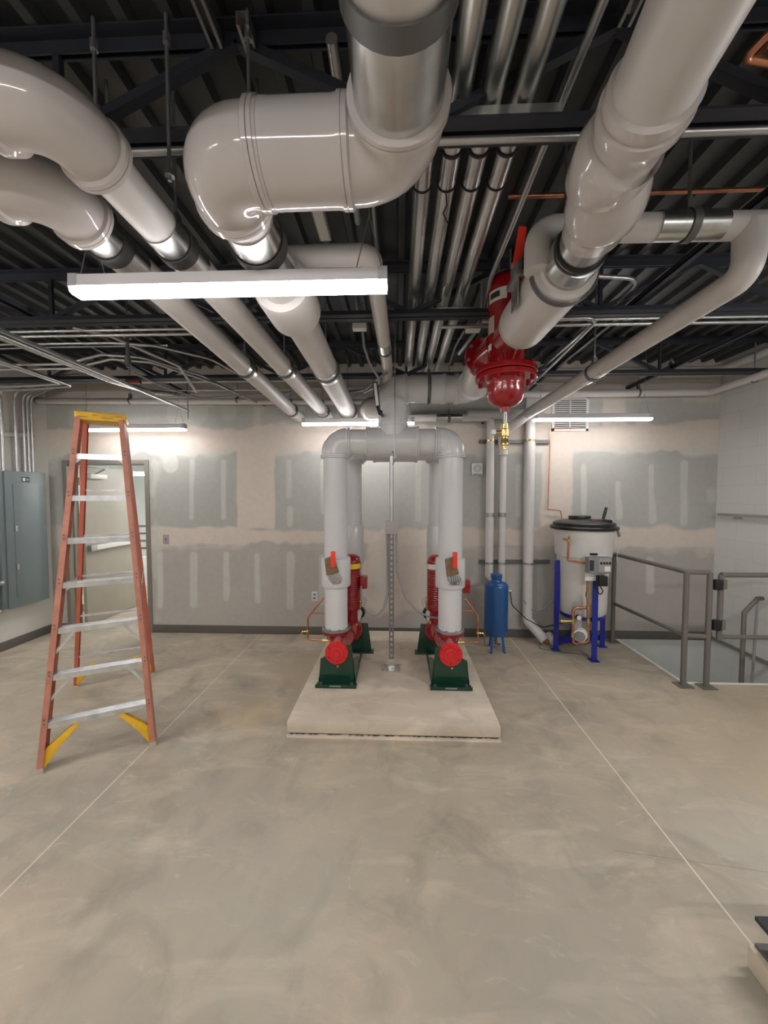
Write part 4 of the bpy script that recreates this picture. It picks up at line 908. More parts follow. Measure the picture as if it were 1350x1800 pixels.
wallpipe([(.75, 4.40, 3.12), (3.60, 4.40, 3.12), (3.62, YB + .1, 3.12)], .044, 'upper white pipe along back wall at right, turning along the block wall', R=.1,
         hang=[(1.70, 4.40, 3.12, 'X', 'hanger on the upper right wall pipe near the separator'), (3.05, 4.40, 3.12, 'X', 'hanger on the upper right wall pipe near the corner')])
z2 = atY(1100, 691, 4.42).z
wallpipe([(.75, 4.42, z2), (3.50, 4.42, z2), (3.52, YB + .1, z2)], .040, 'lower white pipe along back wall at right, turning toward the camera', R=.06,
         hang=[(2.72, 4.42, z2, 'X', 'hanger on the lower right wall pipe above the lamp'), (3.515, 3.9, z2, 'Y', 'hanger on the lower right wall pipe past its turn')])
zz = atY(780, 733, 4.40).z; x8 = atY(862, 800, 4.44).x; x88 = atY(884, 800, 4.44).x
t = thing('insulated_pipe', 'leftmost of the white wall drops, bending in behind the blue tank', 'pipe', (x8, 4.44, .7))
b = MB(); b.tube(fillet([(.12, 4.44, zz), (x8, 4.44, zz), (x8, 4.44, atY(862, 1015, 4.44).z), (x8 + .12, 4.40, atY(870, 1022, 4.44).z)], .05, 8), .046, 20); b.build('pipe_section', JACKET, t)
b = MB(); q = atY(862, 905, 4.44).z; b.band((x8, 4.44, q), (0, 0, 1), .046, .05, .003); b.build('clamp', STEEL, t)
shield((atY(790, 733, 4.4).x, 4.44, zz), (1, 0, 0), .048, .3, t)
hanger(atY(790, 733, 4.4).x, 4.44, zz, .049, 'hanger on the horizontal pipe right of the centre riser', axis='X', wide=.03)
t = thing('insulated_pipe', 'middle white wall drop ending behind the blue tank', 'pipe', (x88, 4.44, .3))
b = MB(); b.tube([(x88, 4.44, atY(884, 800, 4.44).z), (x88, 4.44, .30)], .042, 20); b.build('pipe_section', JACKET, t)
b = MB(); b.band((x88, 4.44, q), (0, 0, 1), .042, .05, .003); b.build('clamp', STEEL, t)
x93 = atY(930, 900, 4.44).x
t = thing('insulated_pipe', 'widest white wall drop, its open end lying toward the chemical tank', 'pipe', (x93, 4.44, .1))
b = MB(); e = atZ(958, 1128, .06); b.tube(fillet([(.8, 4.44, atY(930, 728, 4.44).z), (x93, 4.44, atY(930, 728, 4.44).z), (x93, 4.44, atY(930, 1090, 4.44).z), (e.x, 4.25, .075)], .05, 8), .056, 20); b.build('pipe_section', JACKET, t)
e2 = Vector((e.x, 4.25, .075)); dd = (e2 - Vector((x93, 4.44, atY(930, 1090, 4.44).z))).normalized()
b = MB(); b.tube([e2 - dd * .02, e2 + dd * .004], .030, 14); b.build('bare_pipe_end', COPPER, t)
b = MB(); b.tube([atY(964, 1116, 4.34), atY(974, 1129, 4.2)], .040, 18); tag(b.build('loose_insulation_piece', JACKET), 'short loose piece of white pipe insulation on the floor by the blue stand', 'insulation')
b = MB(); xg = atY(921, 900, 4.50).x; b.tube([(xg, 4.50, 2.9), (xg, 4.50, .15)], .014, 10); tag(b.build('metal_conduit', CONDM), 'thin vertical conduit on the wall beside the widest white drop', 'conduit')
for v, lb in ((776, 'upper horizontal wall strut behind the white drops'), (988, 'lower horizontal wall strut behind the white drops')):
    p0 = atY(843, v, 4.49); p1 = atY(967, v, 4.49); channel((p0.x, 4.517, p0.z), (p1.x, 4.517, p1.z), lb, mt=DKSTEEL)
    z = p0.z
    for x, r in ((x8, .046), (x88, .042), (x93, .056)):
        b = MB(); b.band((x, 4.44, z), (0, 0, 1), r, .022, .005); tag(b.build('pipe_clamp', BRASS if v < 900 else STEEL), '%s clamp on the %s white drop' % ('upper brass' if v < 900 else 'lower steel', 'left' if x == x8 else 'middle' if x == x88 else 'widest'), 'clamp')
# copper tube down the wall
pts = W([(1024, 752), (967, 753), (967, 776), (963, 895), (985, 897), (985, 912)], 4.505)
pts[0].y = pts[1].y = 4.505
conduit(pts[:4] + [Vector((pts[4].x, 4.505, pts[4].z)), Vector((pts[5].x, 4.45, pts[5].z - .02))], .006, 'thin copper tube down the back wall to the tank lid', R=.01, mt=COPPER, name='copper_line')

# ------------------------------------------------------------------ things on the back wall
a0 = atY(970, 697, D); a1 = atY(1033, 758, D)
t = thing('wall_vent', 'white louvred vent high on the back wall behind a lamp', 'vent', (a0.x, D, a1.z))
b = MB()
for lo, hi in (((a0.x, a1.z), (a1.x, a1.z + .03)), ((a0.x, a0.z - .03), (a1.x, a0.z)), ((a0.x, a1.z), (a0.x + .03, a0.z)), ((a1.x - .03, a1.z), (a1.x, a0.z)), (((a0.x + a1.x) / 2 - .006, a1.z), ((a0.x + a1.x) / 2 + .006, a0.z))):
    b.box((lo[0], D - .018, lo[1]), (hi[0], D, hi[1]))
b.build('frame', WHITEP, t, bevel=.002)
b = MB(); b.box((a0.x + .03, D - .003, a1.z + .03), (a1.x - .03, D - .001, a0.z - .03)); b.build('dark_opening', DKPRINT, t)
k = a1.z + .045; b = MB()
while k < a0.z - .04: b.bar((a0.x + .03, D - .010, k), (a1.x - .03, D - .010, k), .004, .016, up=(0, .6, 1)); k += .023
b.build('louvre_blades', WHITEP, t)
p = atY(838, 825, D)
t = thing('wall_horn', 'small white square horn device on the back wall', 'alarm device', (p.x, D, p.z))
b = MB(); b.box((p.x - .062, D - .035, p.z - .07), (p.x + .062, D, p.z + .07)); b.build('housing', WHITEP, t, bevel=.008)
b = MB()
for r in (.018, .03, .042): b.band((p.x, D - .036, p.z + .008), (0, 1, 0), r, .004, .004)
b.build('grille', GREYP, t)
b = MB(); b.box((p.x - .05, D - .038, p.z - .064), (p.x + .05, D - .034, p.z - .052)); b.build('lower_slot', GREYP, t)
p = atY(553, 1048, D)
t = thing('power_outlet', 'white double power outlet low on the wall left of pumps', 'outlet', (p.x, D, p.z))
b = MB(); b.box((p.x - .036, D - .006, p.z - .058), (p.x + .036, D, p.z + .058)); b.build('cover_plate', WHITEP, t, bevel=.002)
for dz in (-.022, .022):
    b = MB(); b.box((p.x - .016, D - .009, p.z + dz - .014), (p.x + .016, D - .005, p.z + dz + .014)); b.build('socket', GREYP, t, bevel=.002)
p = atY(292, 948, D)
t = thing('light_switch', 'grey metal light switch plate right of the doorway', 'light switch', (p.x, D, p.z))
b = MB(); b.box((p.x - .036, D - .006, p.z - .058), (p.x + .036, D, p.z + .058)); b.build('cover_plate', BOXM, t, bevel=.002)
b = MB(); b.box((p.x - .006, D - .018, p.z - .01), (p.x + .006, D - .005, p.z + .014)); b.build('toggle', GREYP, t)
for u, v, lb in ((848, 744, 'small dark round cap on the wall above the horn'),):
    p = atY(u, v, D); b = MB(); b.cyl((p.x, D, p.z), (p.x, D - .02, p.z), .013, seg=12); tag(b.build('wall_plug', DKPRINT), lb, 'cap')
b = MB(); p = atY(655, 682, 3.1); p2 = atY(668, 722, 3.1)
# hanging thermometer in front of centre pipe
t = thing('pipe_thermometer', 'black framed industrial thermometer angled left of the white vertical pipe', 'thermometer', (p2.x, 3.1, p2.z))
b = MB(); pa = atY(659, 672, 3.12); pb = atY(664, 716, 3.12); b.bar(pa, pb, .042, .03); b.build('case', BLACKP, t, bevel=.006)
b = MB(); b.bar(pa + Vector((.001, -.017, -.012)), pb + Vector((-.001, -.017, .012)), .024, .004); b.build('scale', PAPER, t)
b = MB(); b.tube([pb, atY(667, 724, 3.14), Vector((XM - .09, 3.30, pb.z - .03))], .014, 10); b.ball(atY(668, 725, 3.14), .022, seg=12); b.build('stem', BLACKP, t)

# ------------------------------------------------------------------ small white sensor boxes with cables
for u, v, Y, top, lb in ((632, 575, 2.75, (622, 500), 'small white sensor box hung centre, above the third pipe'), (831, 578, 2.75, (845, 560), 'small white sensor box hung left of the red separator')):
    p = atY(u, v, Y); t = thing('sensor_box', lb, 'sensor', p)
    b = MB(); b.box((p.x - .05, Y - .03, p.z - .02), (p.x + .05, Y + .03, p.z + .02)); b.build('box', WHITEP, t, bevel=.004)
    b = MB(); q = atY(top[0], top[1], Y); b.tube(fillet([p, Vector((q.x, Y, q.z)), Vector((q.x, Y, ZC - .0))], .05), .008, 8); b.build('cable', FLEXM, t)
flex(W([(637, 580), (640, 610), (650, 640), (668, 668), (660, 680), (640, 690)], [2.78, 2.85, 2.95, 3.1, 3.3, 3.5]), 'grey cable hanging down from the centre sensor box', r=.009, name='hanging_cable', cat='cable')
flex(W([(815, 583), (800, 610), (790, 640)], [2.78, 3.0, 3.3]), 'grey cable leading away from the right sensor box', r=.008, name='hanging_cable', cat='cable')
flex(W([(610, 690), (640, 685), (665, 665), (680, 655)], [3.9, 3.6, 3.4, 3.3]), 'thick grey conduit bending behind the third pipe', r=.013)

# ------------------------------------------------------------------ ladder
FLp = Vector((-2.235, 2.185, 0)); FRp = Vector((-1.68, 2.477, 0)); BLp = Vector((-2.902, 3.195, 0)); BRp = Vector((-2.351, 3.477, 0))
HT = 2.33
t = thing('step_ladder', 'orange fibreglass stepladder with yellow top, standing open before the doorway', 'ladder', ((FLp + BRp) / 2))
sd = (FRp - FLp).normalized(); bd = (BLp - FLp + BRp - FRp).normalized(); bd = (bd - sd * bd.dot(sd)).normalized()
tc_ = (FLp + FRp) / 2 + bd * .60; tc_.z = HT
c0 = atZ(178, 740, HT - .03)
dist = 0
# slide the top centre along the ladder plane so that it matches the sight line
tc_ = (FLp + FRp) / 2; best = None
for k in range(200):
    f = .3 + k * .003; q = (FLp + FRp) / 2 + bd * f; 
    for zz_ in (2.28, 2.30, 2.32, 2.34):
        r_ = atZ(178, 740, zz_ - .03); e = (Vector((r_.x, r_.y, 0)) - Vector((q.x, q.y, 0))).length
        if best is None or e < best[0]: best = (e, q.copy(), zz_)
tc_ = best[1]; HT = best[2]; tw = .138
TFL = tc_ - sd * tw - bd * .06; TFR = tc_ + sd * tw - bd * .06; TBL = tc_ - sd * (tw - .01) + bd * .07; TBR = tc_ + sd * (tw - .01) + bd * .07
for q in (TFL, TFR, TBL, TBR): q.z = HT - .03
def rail(p0, p1, inn, fwd, w, dth, mt, name, par):
    # C-channel: web plate + two flanges
    b = MB(); d = (p1 - p0).normalized()
    b.bar(p0, p1, .004, w, up=fwd)
    for sg in (-1, 1): b.bar(p0 + fwd * sg * w / 2 + inn * dth / 2, p1 + fwd * sg * w / 2 + inn * dth / 2, dth, .004, up=fwd)
    return b.build(name, mt, par, smooth=False)
for p0, p1, sg in ((FLp, TFL, 1), (FRp, TFR, -1)):
    r_ = rail(p0 + Vector((0, 0, .01)), p1, sd * sg, bd, .078, .030, ORFIB, 'front_rail', t)
    b = MB(); q = p0 + sd * sg * .014; b.bar(q, q + Vector((0, 0, .03)), .04, .086, up=bd); b.build('rubber_foot', TAPEM, r_)
    for k in range(1, 8):
        z = .285 * k + .015; f = z / p1.z; c = p0.lerp(p1, f) - bd * .042
        b = MB()
        for dz in (-.012, .014): b.cyl(c + Vector((0, 0, dz)) + sd * sg * .012, c + Vector((0, 0, dz)) - bd * .004 + sd * sg * .012, .005, seg=8)
        b.build('rivet', DKSTEEL, r_)
for p0, p1, sg in ((BLp, TBL, 1), (BRp, TBR, -1)):
    r_ = rail(p0 + Vector((0, 0, .01)), p1, sd * sg, bd, .045, .026, ORFIB2, 'rear_rail', t)
    b = MB(); q = p0 + sd * sg * .014; b.bar(q, q + Vector((0, 0, .03)), .034, .055, up=bd); b.build('rubber_foot', TAPEM, r_)
for k in range(1, 8):
    z = .285 * k; f = z / TFL.z
    a = FLp.lerp(TFL, f); c = FRp.lerp(TFR, f); b = MB()
    b.bar(a + sd * .004, c - sd * .004, .070, .004, up=(0, 0, 1)); b.bar(a + sd * .004 - bd * .034 - Vector((0, 0, .016)), c - sd * .004 - bd * .034 - Vector((0, 0, .016)), .004, .034, up=(0, 0, 1))
    b.bar(a + sd * .004 + bd * .034 - Vector((0, 0, .012)), c - sd * .004 + bd * .034 - Vector((0, 0, .012)), .004, .026, up=(0, 0, 1))
    for j in range(4): b.bar(a + sd * .01 + bd * (-.024 + j * .016) + Vector((0, 0, .003)), c - sd * .01 + bd * (-.024 + j * .016) + Vector((0, 0, .003)), .006, .003, up=(0, 0, 1))
    b.build('step', ALUM, t, smooth=False)
    if k in (2, 3, 7):
        for s0, s1, sg in ((FLp, TFL, 1), (FRp, TFR, -1)):
            e = s0.lerp(s1, f) + sd * sg * (.12 if k < 7 else .05) - Vector((0, 0, .02)); g = s0.lerp(s1, f - (.075 if k < 7 else .03)) + sd * sg * .012
            b = MB(); b.bar(e - bd * .02, g - bd * .02, .018, .004, up=bd); b.build('step_brace', ALUM, t)
for k, f in enumerate((.135, .31, .47, .62, .78)):
    a = BLp.lerp(TBL, f); c = BRp.lerp(TBR, f); b = MB(); b.bar(a, c, .022, .014, up=(0, 0, 1)); b.build('rear_brace', RAILM if False else ALUM, t)
for s0, s1, r0, r1 in ((FLp, TFL, BLp, TBL), (FRp, TFR, BRp, TBR)):
    b = MB(); a = s0.lerp(s1, .47); c = r0.lerp(r1, .47); mdl = (a + c) / 2 - Vector((0, 0, .02)); b.bar(a, mdl, .004, .02, up=(0, 0, 1)); b.bar(mdl, c, .004, .02, up=(0, 0, 1)); b.build('spreader', ALUM, t)
# yellow foot gussets
for s0, s1, sg, bk in ((FLp, TFL, 1, 0), (FRp, TFR, -1, 0), (BLp, TBL, 1, 1), (BRp, TBR, -1, 1)):
    d = (s1 - s0).normalized(); a = s0 + d * .05 + sd * sg * .018; hgt = .262 if not bk else .22
    tip = s0.lerp(s1, hgt / s1.z) + sd * sg * (.175 if not bk else .12) + Vector((0, 0, .0)); tip2 = tip + sd * sg * .028 - Vector((0, 0, .006))
    off = -bd * .03
    m1 = s0 + d * .13 + sd * sg * .022; m0 = s0 + d * .02 + sd * sg * .034; m2 = s0 + d * .12 + sd * sg * .092
    b = MB(); b.prism([q + off for q in (a, m1, tip, tip2, m2, m0)], bd * .035); b.build('foot_gusset', YEL, t, bevel=.004)
# top cap
b = MB(); hw = .148; capz = HT - .045
q = [tc_ - sd * hw - bd * .085, tc_ + sd * hw - bd * .085, tc_ + sd * (hw - .01) + bd * .11, tc_ - sd * (hw - .01) + bd * .11]
for k_ in q: k_.z = capz
b.prism(q, (0, 0, .06)); cap = b.build('top_cap', YEL, t, bevel=.012)
b = MB(); 
for j, (o_, wd) in enumerate(((-.10, .06), (-.03, .03), (.04, .07), (.11, .04))):
    c = tc_ + sd * o_ - bd * .0866; c.z = capz + .030 + (.008 if j % 2 else -.006); b.bar(c - sd * wd / 2, c + sd * wd / 2, .0006, .004, up=(0, 0, 1))
b.build('worn_print', TAG, cap)

# ------------------------------------------------------------------ electrical panel and conduits on the left wall
t = thing('electrical_panel', 'slate grey electrical panel mounted on the left wall', 'electrical panel', (XL, 4.1, .45))
XP = XL + .12; yR = atX(80, 850, XP).y; yS = atX(12, 950, XP).y; zt_ = atX(80, 833, XP).z; zb_ = atX(80, 1052, XP).z
b = MB(); b.box((XL, yS - .05, zb_), (XP - .012, yR - .01, zt_)); b.build('back_box', PANELM, t, bevel=.003)
b = MB(); b.box((XP - .012, yS, zb_ - .01), (XP, yR, zt_ + .01)); cvr = b.build('cover', PANELM, t, bevel=.004)
b = MB(); b.box((XP, yS + .085, zb_ + .10), (XP + .004, yR - .09, zt_ - .13)); dr = b.build('door', PANELM, cvr, bevel=.002)
for z in (1.35, .92):
    b = MB(); b.box((XP + .004, yS + .09, z - .03), (XP + .012, yS + .11, z + .03)); b.build('latch', STEEL, cvr)
p = atX(45, 843, XP); b = MB(); b.box((XP, p.y - .045, p.z - .03), (XP + .0015, p.y + .045, p.z + .03)); b.build('maker_plate', DKPRINT, cvr)
b = MB(); b.box((XP + .0015, p.y - .035, p.z - .018), (XP + .002, p.y - .004, p.z + .018)); b.box((XP + .0015, p.y + .006, p.z + .004), (XP + .002, p.y + .036, p.z + .009)); b.box((XP + .0015, p.y + .006, p.z - .009), (XP + .002, p.y + .036, p.z - .004)); b.build('plate_print', STEEL, cvr)
for z in (zt_ - .12, (zt_ + zb_) / 2 + .1, (zt_ + zb_) / 2 - .12, zb_ + .12):
    b = MB(); b.cyl((XP, yR - .02, z), (XP + .006, yR - .02, z), .007, seg=8); b.build('cover_screw', STEEL, cvr)
b = MB(); b.box((XL, yS - .62, zb_ - .02), (XP - .03, yS - .055, zt_ + .01)); tag(b.build('wireway_box', GALV, bevel=.003), 'bare galvanised electrical box left of the slate panel', 'electrical box')
b = MB(); p = atX(2, 1025, XP + .02); b.tube([(XP + .02, p.y - .3, p.z), (XP + .02, p.y, p.z)], .02, 14); b.tube([(XP + .02, p.y - .02, p.z), (XP + .02, p.y + .012, p.z)], .026, 14); tag(b.build('pipe_stub', STEEL), 'steel pipe stub across the electrical box at the left edge', 'pipe')
XW = XL + .04
for i, (u, r, lb) in enumerate(((4, .016, 'leftmost vertical conduit above the electrical panel'), (28, .015, 'second vertical conduit above the electrical panel'), (43, .013, 'third vertical conduit above the electrical panel'), (50, .013, 'fourth vertical conduit above the electrical panel'), (57, .013, 'rightmost vertical conduit above the electrical panel'))):
    y = atX(u, 780, XW).y
    conduit([(XW, y, zt_ + .0), (XW, y, 2.88), (XW + .5, y - .05, 2.98 + .01 * i), (XW + 1.2, y - .1, 2.98 + .01 * i)], r, lb, R=.1)
p0 = atX(0, 763, XL + .021); p1 = atX(58, 766, XL + .021); channel((XL + .021, p0.y, p0.z), (XL + .021, p1.y, p1.z), 'horizontal strut behind the vertical conduits on the left wall')

# ------------------------------------------------------------------ blue expansion tank
c = atZ(877, 1136, 0); ty = 4.16; tx = atY(872, 1070, ty).x
t = thing('blue_tank', 'blue steel cylinder tank on three legs right of the pumps', 'tank', (tx, ty, 0))
zt2 = atY(872, 1009, ty).z; zs = atY(872, 1025, ty).z; zb2 = atY(872, 1116, ty).z
b = MB(); b.lathe([(.02, zb2 - .012), (.08, zb2), (.115, zb2 + .018), (.128, zb2 + .05), (.128, zs - .035), (.122, zs - .01), (.10, zs + .01), (.062, zs + .018), (.054, zs + .03), (.054, zt2 - .05)], (tx, ty, 0), seg=40); b.build('vessel', BLUETK, t)
b = MB(); b.lathe([(.054, zt2 - .05), (.062, zt2 - .045), (.063, zt2 - .03), (.058, zt2 - .026), (.058, zt2 - .018), (.064, zt2 - .012), (.062, zt2), (.0, zt2 + .002)], (tx, ty, 0), seg=32); b.build('cap', BLUETK, t)
for k, a in enumerate((-.9, .9 + PI, 1.9)):
    b = MB(); q0 = Vector((tx + .085 * math.cos(a), ty + .085 * math.sin(a), zb2 + .02)); q1 = Vector((tx + .11 * math.cos(a), ty + .11 * math.sin(a), .01)); b.bar(q0, q1, .030, .005); b.bar(q1 - Vector((0, 0, .008)), q1 + Vector((.02 * math.cos(a), .02 * math.sin(a), -.008)), .03, .006); b.build('leg', BLUETK, t)
b = MB(); b.tube([(tx, ty, zb2), (tx, ty, .06)], .017, 12); b.tube([(tx, ty, .07), (tx + .05, ty, .06)], .012, 10); b.build('drain_pipe', DKSTEEL, t)
b = MB(); q = Vector((tx + .127, ty, 0.66)); b.cyl(q, q + Vector((.035, 0, 0)), .012, seg=10); b.build('side_fitting', STEEL, t)
flex([Vector((tx + .15, ty, .66)), atY(900, 1064, 4.2), atY(925, 1088, 4.25), atY(953, 1103, 4.3), atY(990, 1095, 4.3)], 'dark cable from the blue tank to the chemical feeder', r=.006, mt=BLACKP, name='power_cable', R=.12, cat='cable')
flex([atY(921, 1055, 4.40), atY(930, 1072, 4.40), atY(955, 1073, 4.38), atY(977, 1050, 4.33), atY(977, 1020, 4.28), atY(993, 1002, 4.2), atY(1030, 1004, 4.1)], 'grey cable looping from the wall to the chemical controller', r=.007, R=.12, name='control_cable', cat='cable')
flex([atY(846, 1080, 4.0), atY(851, 1120, 4.0), atZ(852, 1135, .012), atZ(880, 1136, .012)], 'thin dark wire hanging by the blue tank', r=.003, mt=DKSTEEL, name='loose_wire', R=.01, cat='wire')
flex([atZ(952, 1120, .05), atZ(948, 1140, .006), atZ(990, 1146, .006), atZ(1035, 1152, .006)], 'thin grey wire lying on the floor toward the blue stand', r=.003, mt=DKSTEEL, name='loose_wire', R=.02, cat='wire')

# ------------------------------------------------------------------ chemical feed tank on blue stand
ky = 4.19; kx = atY(1025, 950, ky).x
t = thing('chemical_tank_stand', 'royal blue steel stand with pump and piping under the white tank', 'stand', (kx, ky, 0))
def legp(u, v): return atZ(u, v, 0)
fr_ = atZ(1044, 1162, 0); rr_ = legp(1068, 1137); ll = atY(980, 1135, 4.16); ll.z = 0; bl = Vector((atY(1007, 1100, 4.44).x, 4.44, 0))
rr_.x = kx + .285; ll.x = kx - .285
for q, zt3 in ((fr_, atY(1047, 1012, fr_.y).z), (rr_, atY(1068, 985, rr_.y).z), (ll, atY(982, 985, ll.y).z), (bl, .62)):
    b = MB(); b.box((q.x - .028, q.y - .003, 0.006), (q.x + .028, q.y + .003, zt3)); b.box((q.x + .022, q.y, 0.006), (q.x + .028, q.y + .05, zt3)); b.box((q.x - .04, q.y - .035, 0), (q.x + .045, q.y + .06, .006)); b.build('leg', BLUEST, t, smooth=False)
b = MB(); b.bar((ll.x, ll.y, .10), (bl.x, bl.y - .02, .10), .006, .06, up=(0, 0, 1)); b.bar((bl.x, bl.y - .02, .10), (rr_.x, rr_.y, .10), .006, .06, up=(0, 0, 1)); b.bar((ll.x, ll.y, .10), (rr_.x, rr_.y + .02, .10), .006, .06, up=(0, 0, 1)); b.build('cross_bar', BLUEST, t)
b = MB(); b.band((kx, ky + .0, .42), (0, 0, 1), .215, .05, .006); b.build('support_ring', BLUEST, t)
def hz_(v, Y=3.9): return atY(1025, v, Y).z
zlid = 1.375
c_t = thing('chemical_tank', 'tall white plastic chemical tank with black lid', 'tank', (kx, ky, .5))
zl0 = atY(1025, 930, ky - .3).z
b = MB(); b.lathe([(.05, .36), (.12, .37), (.20, .41), (.236, .45), (.243, .50), (.250, .82), (.252, .86), (.258, .90), (.262, 1.06), (.280, 1.065), (.298, zl0 - .02), (.298, zl0)], (kx, ky, 0), seg=48); b.build('vessel', TANKM, c_t)
b = MB(); b.lathe([(.30, zl0 - .025), (.333, zl0 - .022), (.338, zl0 - .012), (.338, zl0 + .006), (.332, zl0 + .012), (.312, zl0 + .016), (.308, zl0 + .022), (.310, zl0 + .045), (.300, zl0 + .052), (.23, zl0 + .075), (.10, zl0 + .088), (.0, zl0 + .09)], (kx, ky, 0), seg=48); lid = b.build('lid', BLACKP, c_t)
b = MB(); b.lathe([(.11, zl0 + .08), (.115, zl0 + .105), (.11, zl0 + .118), (.0, zl0 + .12)], (kx - .02, ky + .05, 0), seg=32); b.build('fill_cap', BLACKP, lid)
b = MB(); b.box((kx - .02, ky - .20, zl0 + .062), (kx + .20, ky - .02, zl0 + .088)); b.build('access_hatch', BLACKP, lid, bevel=.006)
b = MB(); b.box((kx + .0, ky - .19, zl0 + .089), (kx + .12, ky - .04, zl0 + .0905)); b.build('warning_sticker', mat('faded_red_sticker', (.28, .06, .05), .5), lid)
b = MB(); b.lathe([(.035, zl0 + .05), (.035, zl0 + .07), (.0, zl0 + .072)], (kx - .15, ky - .12, 0), seg=20); b.build('vent_plug', BLACKP, lid)
b = MB(); lp = atY(1060, 918, ky); b.tube([(lp.x, ky, zl0 + .04), (lp.x, ky, zl0 + .075)], .04, 16); b.tube([(lp.x, ky, zl0 + .08), atY(1066, 892, ky)], .015, 12); b.build('level_sensor', BLACKP, lid)
b = MB(); b.tube([(lp.x, ky, zl0 + .068), (lp.x, ky, zl0 + .078)], .045, 16); b.build('sensor_collar', WHITEP, lid)
flex([atY(1066, 893, ky), atY(1078, 918, ky - .02), atY(1087, 935, ky - .05)], 'thin white wire from the lid sensor hanging down the tank right side', r=.0035, mt=WHITEP, name='sensor_wire', cat='wire')
b = MB(); b.tube([atY(1084, 928, ky - .06), atY(1089, 943, ky - .06)], [.012, .016], 10); tag(b.build('cable_plug', GREYP), 'small dark plug hanging at the right rim of the tank', 'plug')
flex([atY(1085, 940, ky - .06), atY(1087, 965, ky - .06), atY(1084, 982, ky - .06), atY(1086, 990, ky - .06)], 'thin wire dangling below the plug to the railing', r=.003, mt=WHITEP, name='sensor_wire', cat='wire')
# controller
yc = fr_.y - .03
p0 = atY(1029, 975, yc); p1 = atY(1056, 1021, yc)
b = MB(); b.box((p0.x, yc - .004, p1.z), (atY(1066, 975, yc).x, yc + .004, p0.z)); ct = b.build('mounting_plate', WHITEP, t)
q0 = atY(1033, 979, yc - .06); q1 = atY(1073, 1008, yc - .06)
b = MB(); b.box((q0.x, yc - .085, q1.z), (q1.x, yc - .004, q0.z)); cc_ = thing('feed_controller', 'grey feed controller with buttons mounted on the blue stand', 'controller', (q0.x, yc, q1.z)); b.build('housing', GREYP, cc_, bevel=.012)
b = MB(); b.box((q0.x + .095, yc - .09, q1.z + .02), (q1.x - .012, yc - .084, q0.z - .015)); fp = b.build('face_panel', BOXM, cc_, bevel=.003)
for k in range(4):
    b = MB(); x = q0.x + .118 + k * .028; b.box((x - .009, yc - .094, q0.z - .07), (x + .009, yc - .089, q0.z - .045)); b.build('button', BLACKP, fp)
b = MB(); b.box((q1.x - .075, yc - .0925, q1.z + .025), (q1.x - .02, yc - .0895, q1.z + .075)); b.build('data_label', PAPER, fp)
b = MB(); b.box((q0.x + .01, yc - .088, q1.z + .03), (q0.x + .05, yc - .084, q0.z - .03)); b.build('cable_entry', DKPRINT, cc_)
b = MB(); b.box((q0.x + .05, yc - .02, q0.z + .01), (q0.x + .12, yc + .0, q0.z + .03)); b.build('top_clip', BLACKP, cc_)
w0 = atY(1051, 1012, yc - .05); w1 = atY(1066, 1030, yc - .05)
b = MB(); b.box((w0.x, yc - .08, w1.z), (w1.x, yc - .01, w0.z)); t2 = thing('power_adapter', 'black power adapter with coiled cord below the controller', 'power adapter', (w0.x, yc, w1.z)); b.build('body', BLACKP, t2, bevel=.008)
b = MB(); b.tube(fillet([(w0.x - .01, yc - .05, w0.z), (w0.x - .01, yc - .05, w1.z - .02), (w0.x + .02, yc - .06, w1.z - .10), (w0.x + .05, yc - .06, w1.z - .05), (w0.x + .01, yc - .05, w1.z + .02)], .02), .006, 8); b.build('cord', BLACKP, t2)
# copper and brass piping on stand
yp = 3.87
t3 = thing('feeder_piping', 'copper and brass piping with gauge in front of the white tank', 'piping', atY(1020, 1130, yp))
b = MB(); b.tube(fillet(W([(1000, 952), (998, 985), (1030, 990)], yp), .02, 5), .011, 12); b.build('copper_riser', COPPER, t3)
b = MB(); q = atY(1000, 950, yp); b.lathe([(.012, -.02), (.018, -.015), (.018, .01), (.010, .015), (.010, .03), (.014, .035), (.0, .05)], q, seg=12); b.tube([q, q + Vector((0, .12, 0))], .012, 10); b.build('needle_valve', BRASS, t3)
b = MB(); b.tube(fillet(W([(1033, 1022), (1034, 1118), (1034, 1128), (1008, 1132), (1007, 1075), (1012, 1068), (1030, 1068)], yp), .03, 6), .013, 14); b.build('copper_loop', COPPER, t3)
for u, v in ((1033, 1045), (1034, 1068), (1034, 1092), (1007, 1092), (1007, 1116), (1033, 1116)):
    b = MB(); q = atY(u, v, yp); b.cyl(q - Vector((0, 0, .025)), q + Vector((0, 0, .025)), .020, seg=8); b.build('brass_fitting', BRASS, t3)
b = MB(); b.tube([atY(1007, 1092, yp), atY(990, 1092, yp)], .012, 10); b.tube([atY(995, 1092, yp), atY(985, 1092, yp)], .018, 10); b.build('hose_bib', BRASS, t3)
b = MB(); q = atY(1018, 1086, yp - .03); b.lathe([(.026, 0), (.028, .004), (.028, .022), (.0, .024)], q, (0, 1, 0), seg=24); gz = b.build('gauge_case', BLACKP, t3)
b = MB(); b.lathe([(.0, -.002), (.023, -.001), (.023, .001)], q, (0, 1, 0), seg=24); b.build('gauge_dial', PAPER, gz)
b = MB(); b.box((q.x - .003, q.y - .004, q.z - .002), (q.x + .001, q.y - .0025, q.z + .018)); b.build('gauge_needle', DKPRINT, gz)
b = MB(); b.box((q.x - .05, yp + .02, .30), (q.x + .05, yp + .026, .62)); b.build('pump_plate', BOXM, t3)
q = atY(1020, 1115, yp - .0)
b = MB(); b.lathe([(.050, -.05), (.062, -.045), (.066, -.02), (.066, .03), (.05, .06), (.02, .065)], q, (.55, 1, .1), seg=28); pm = b.build('feed_pump', WHITEP, t3)
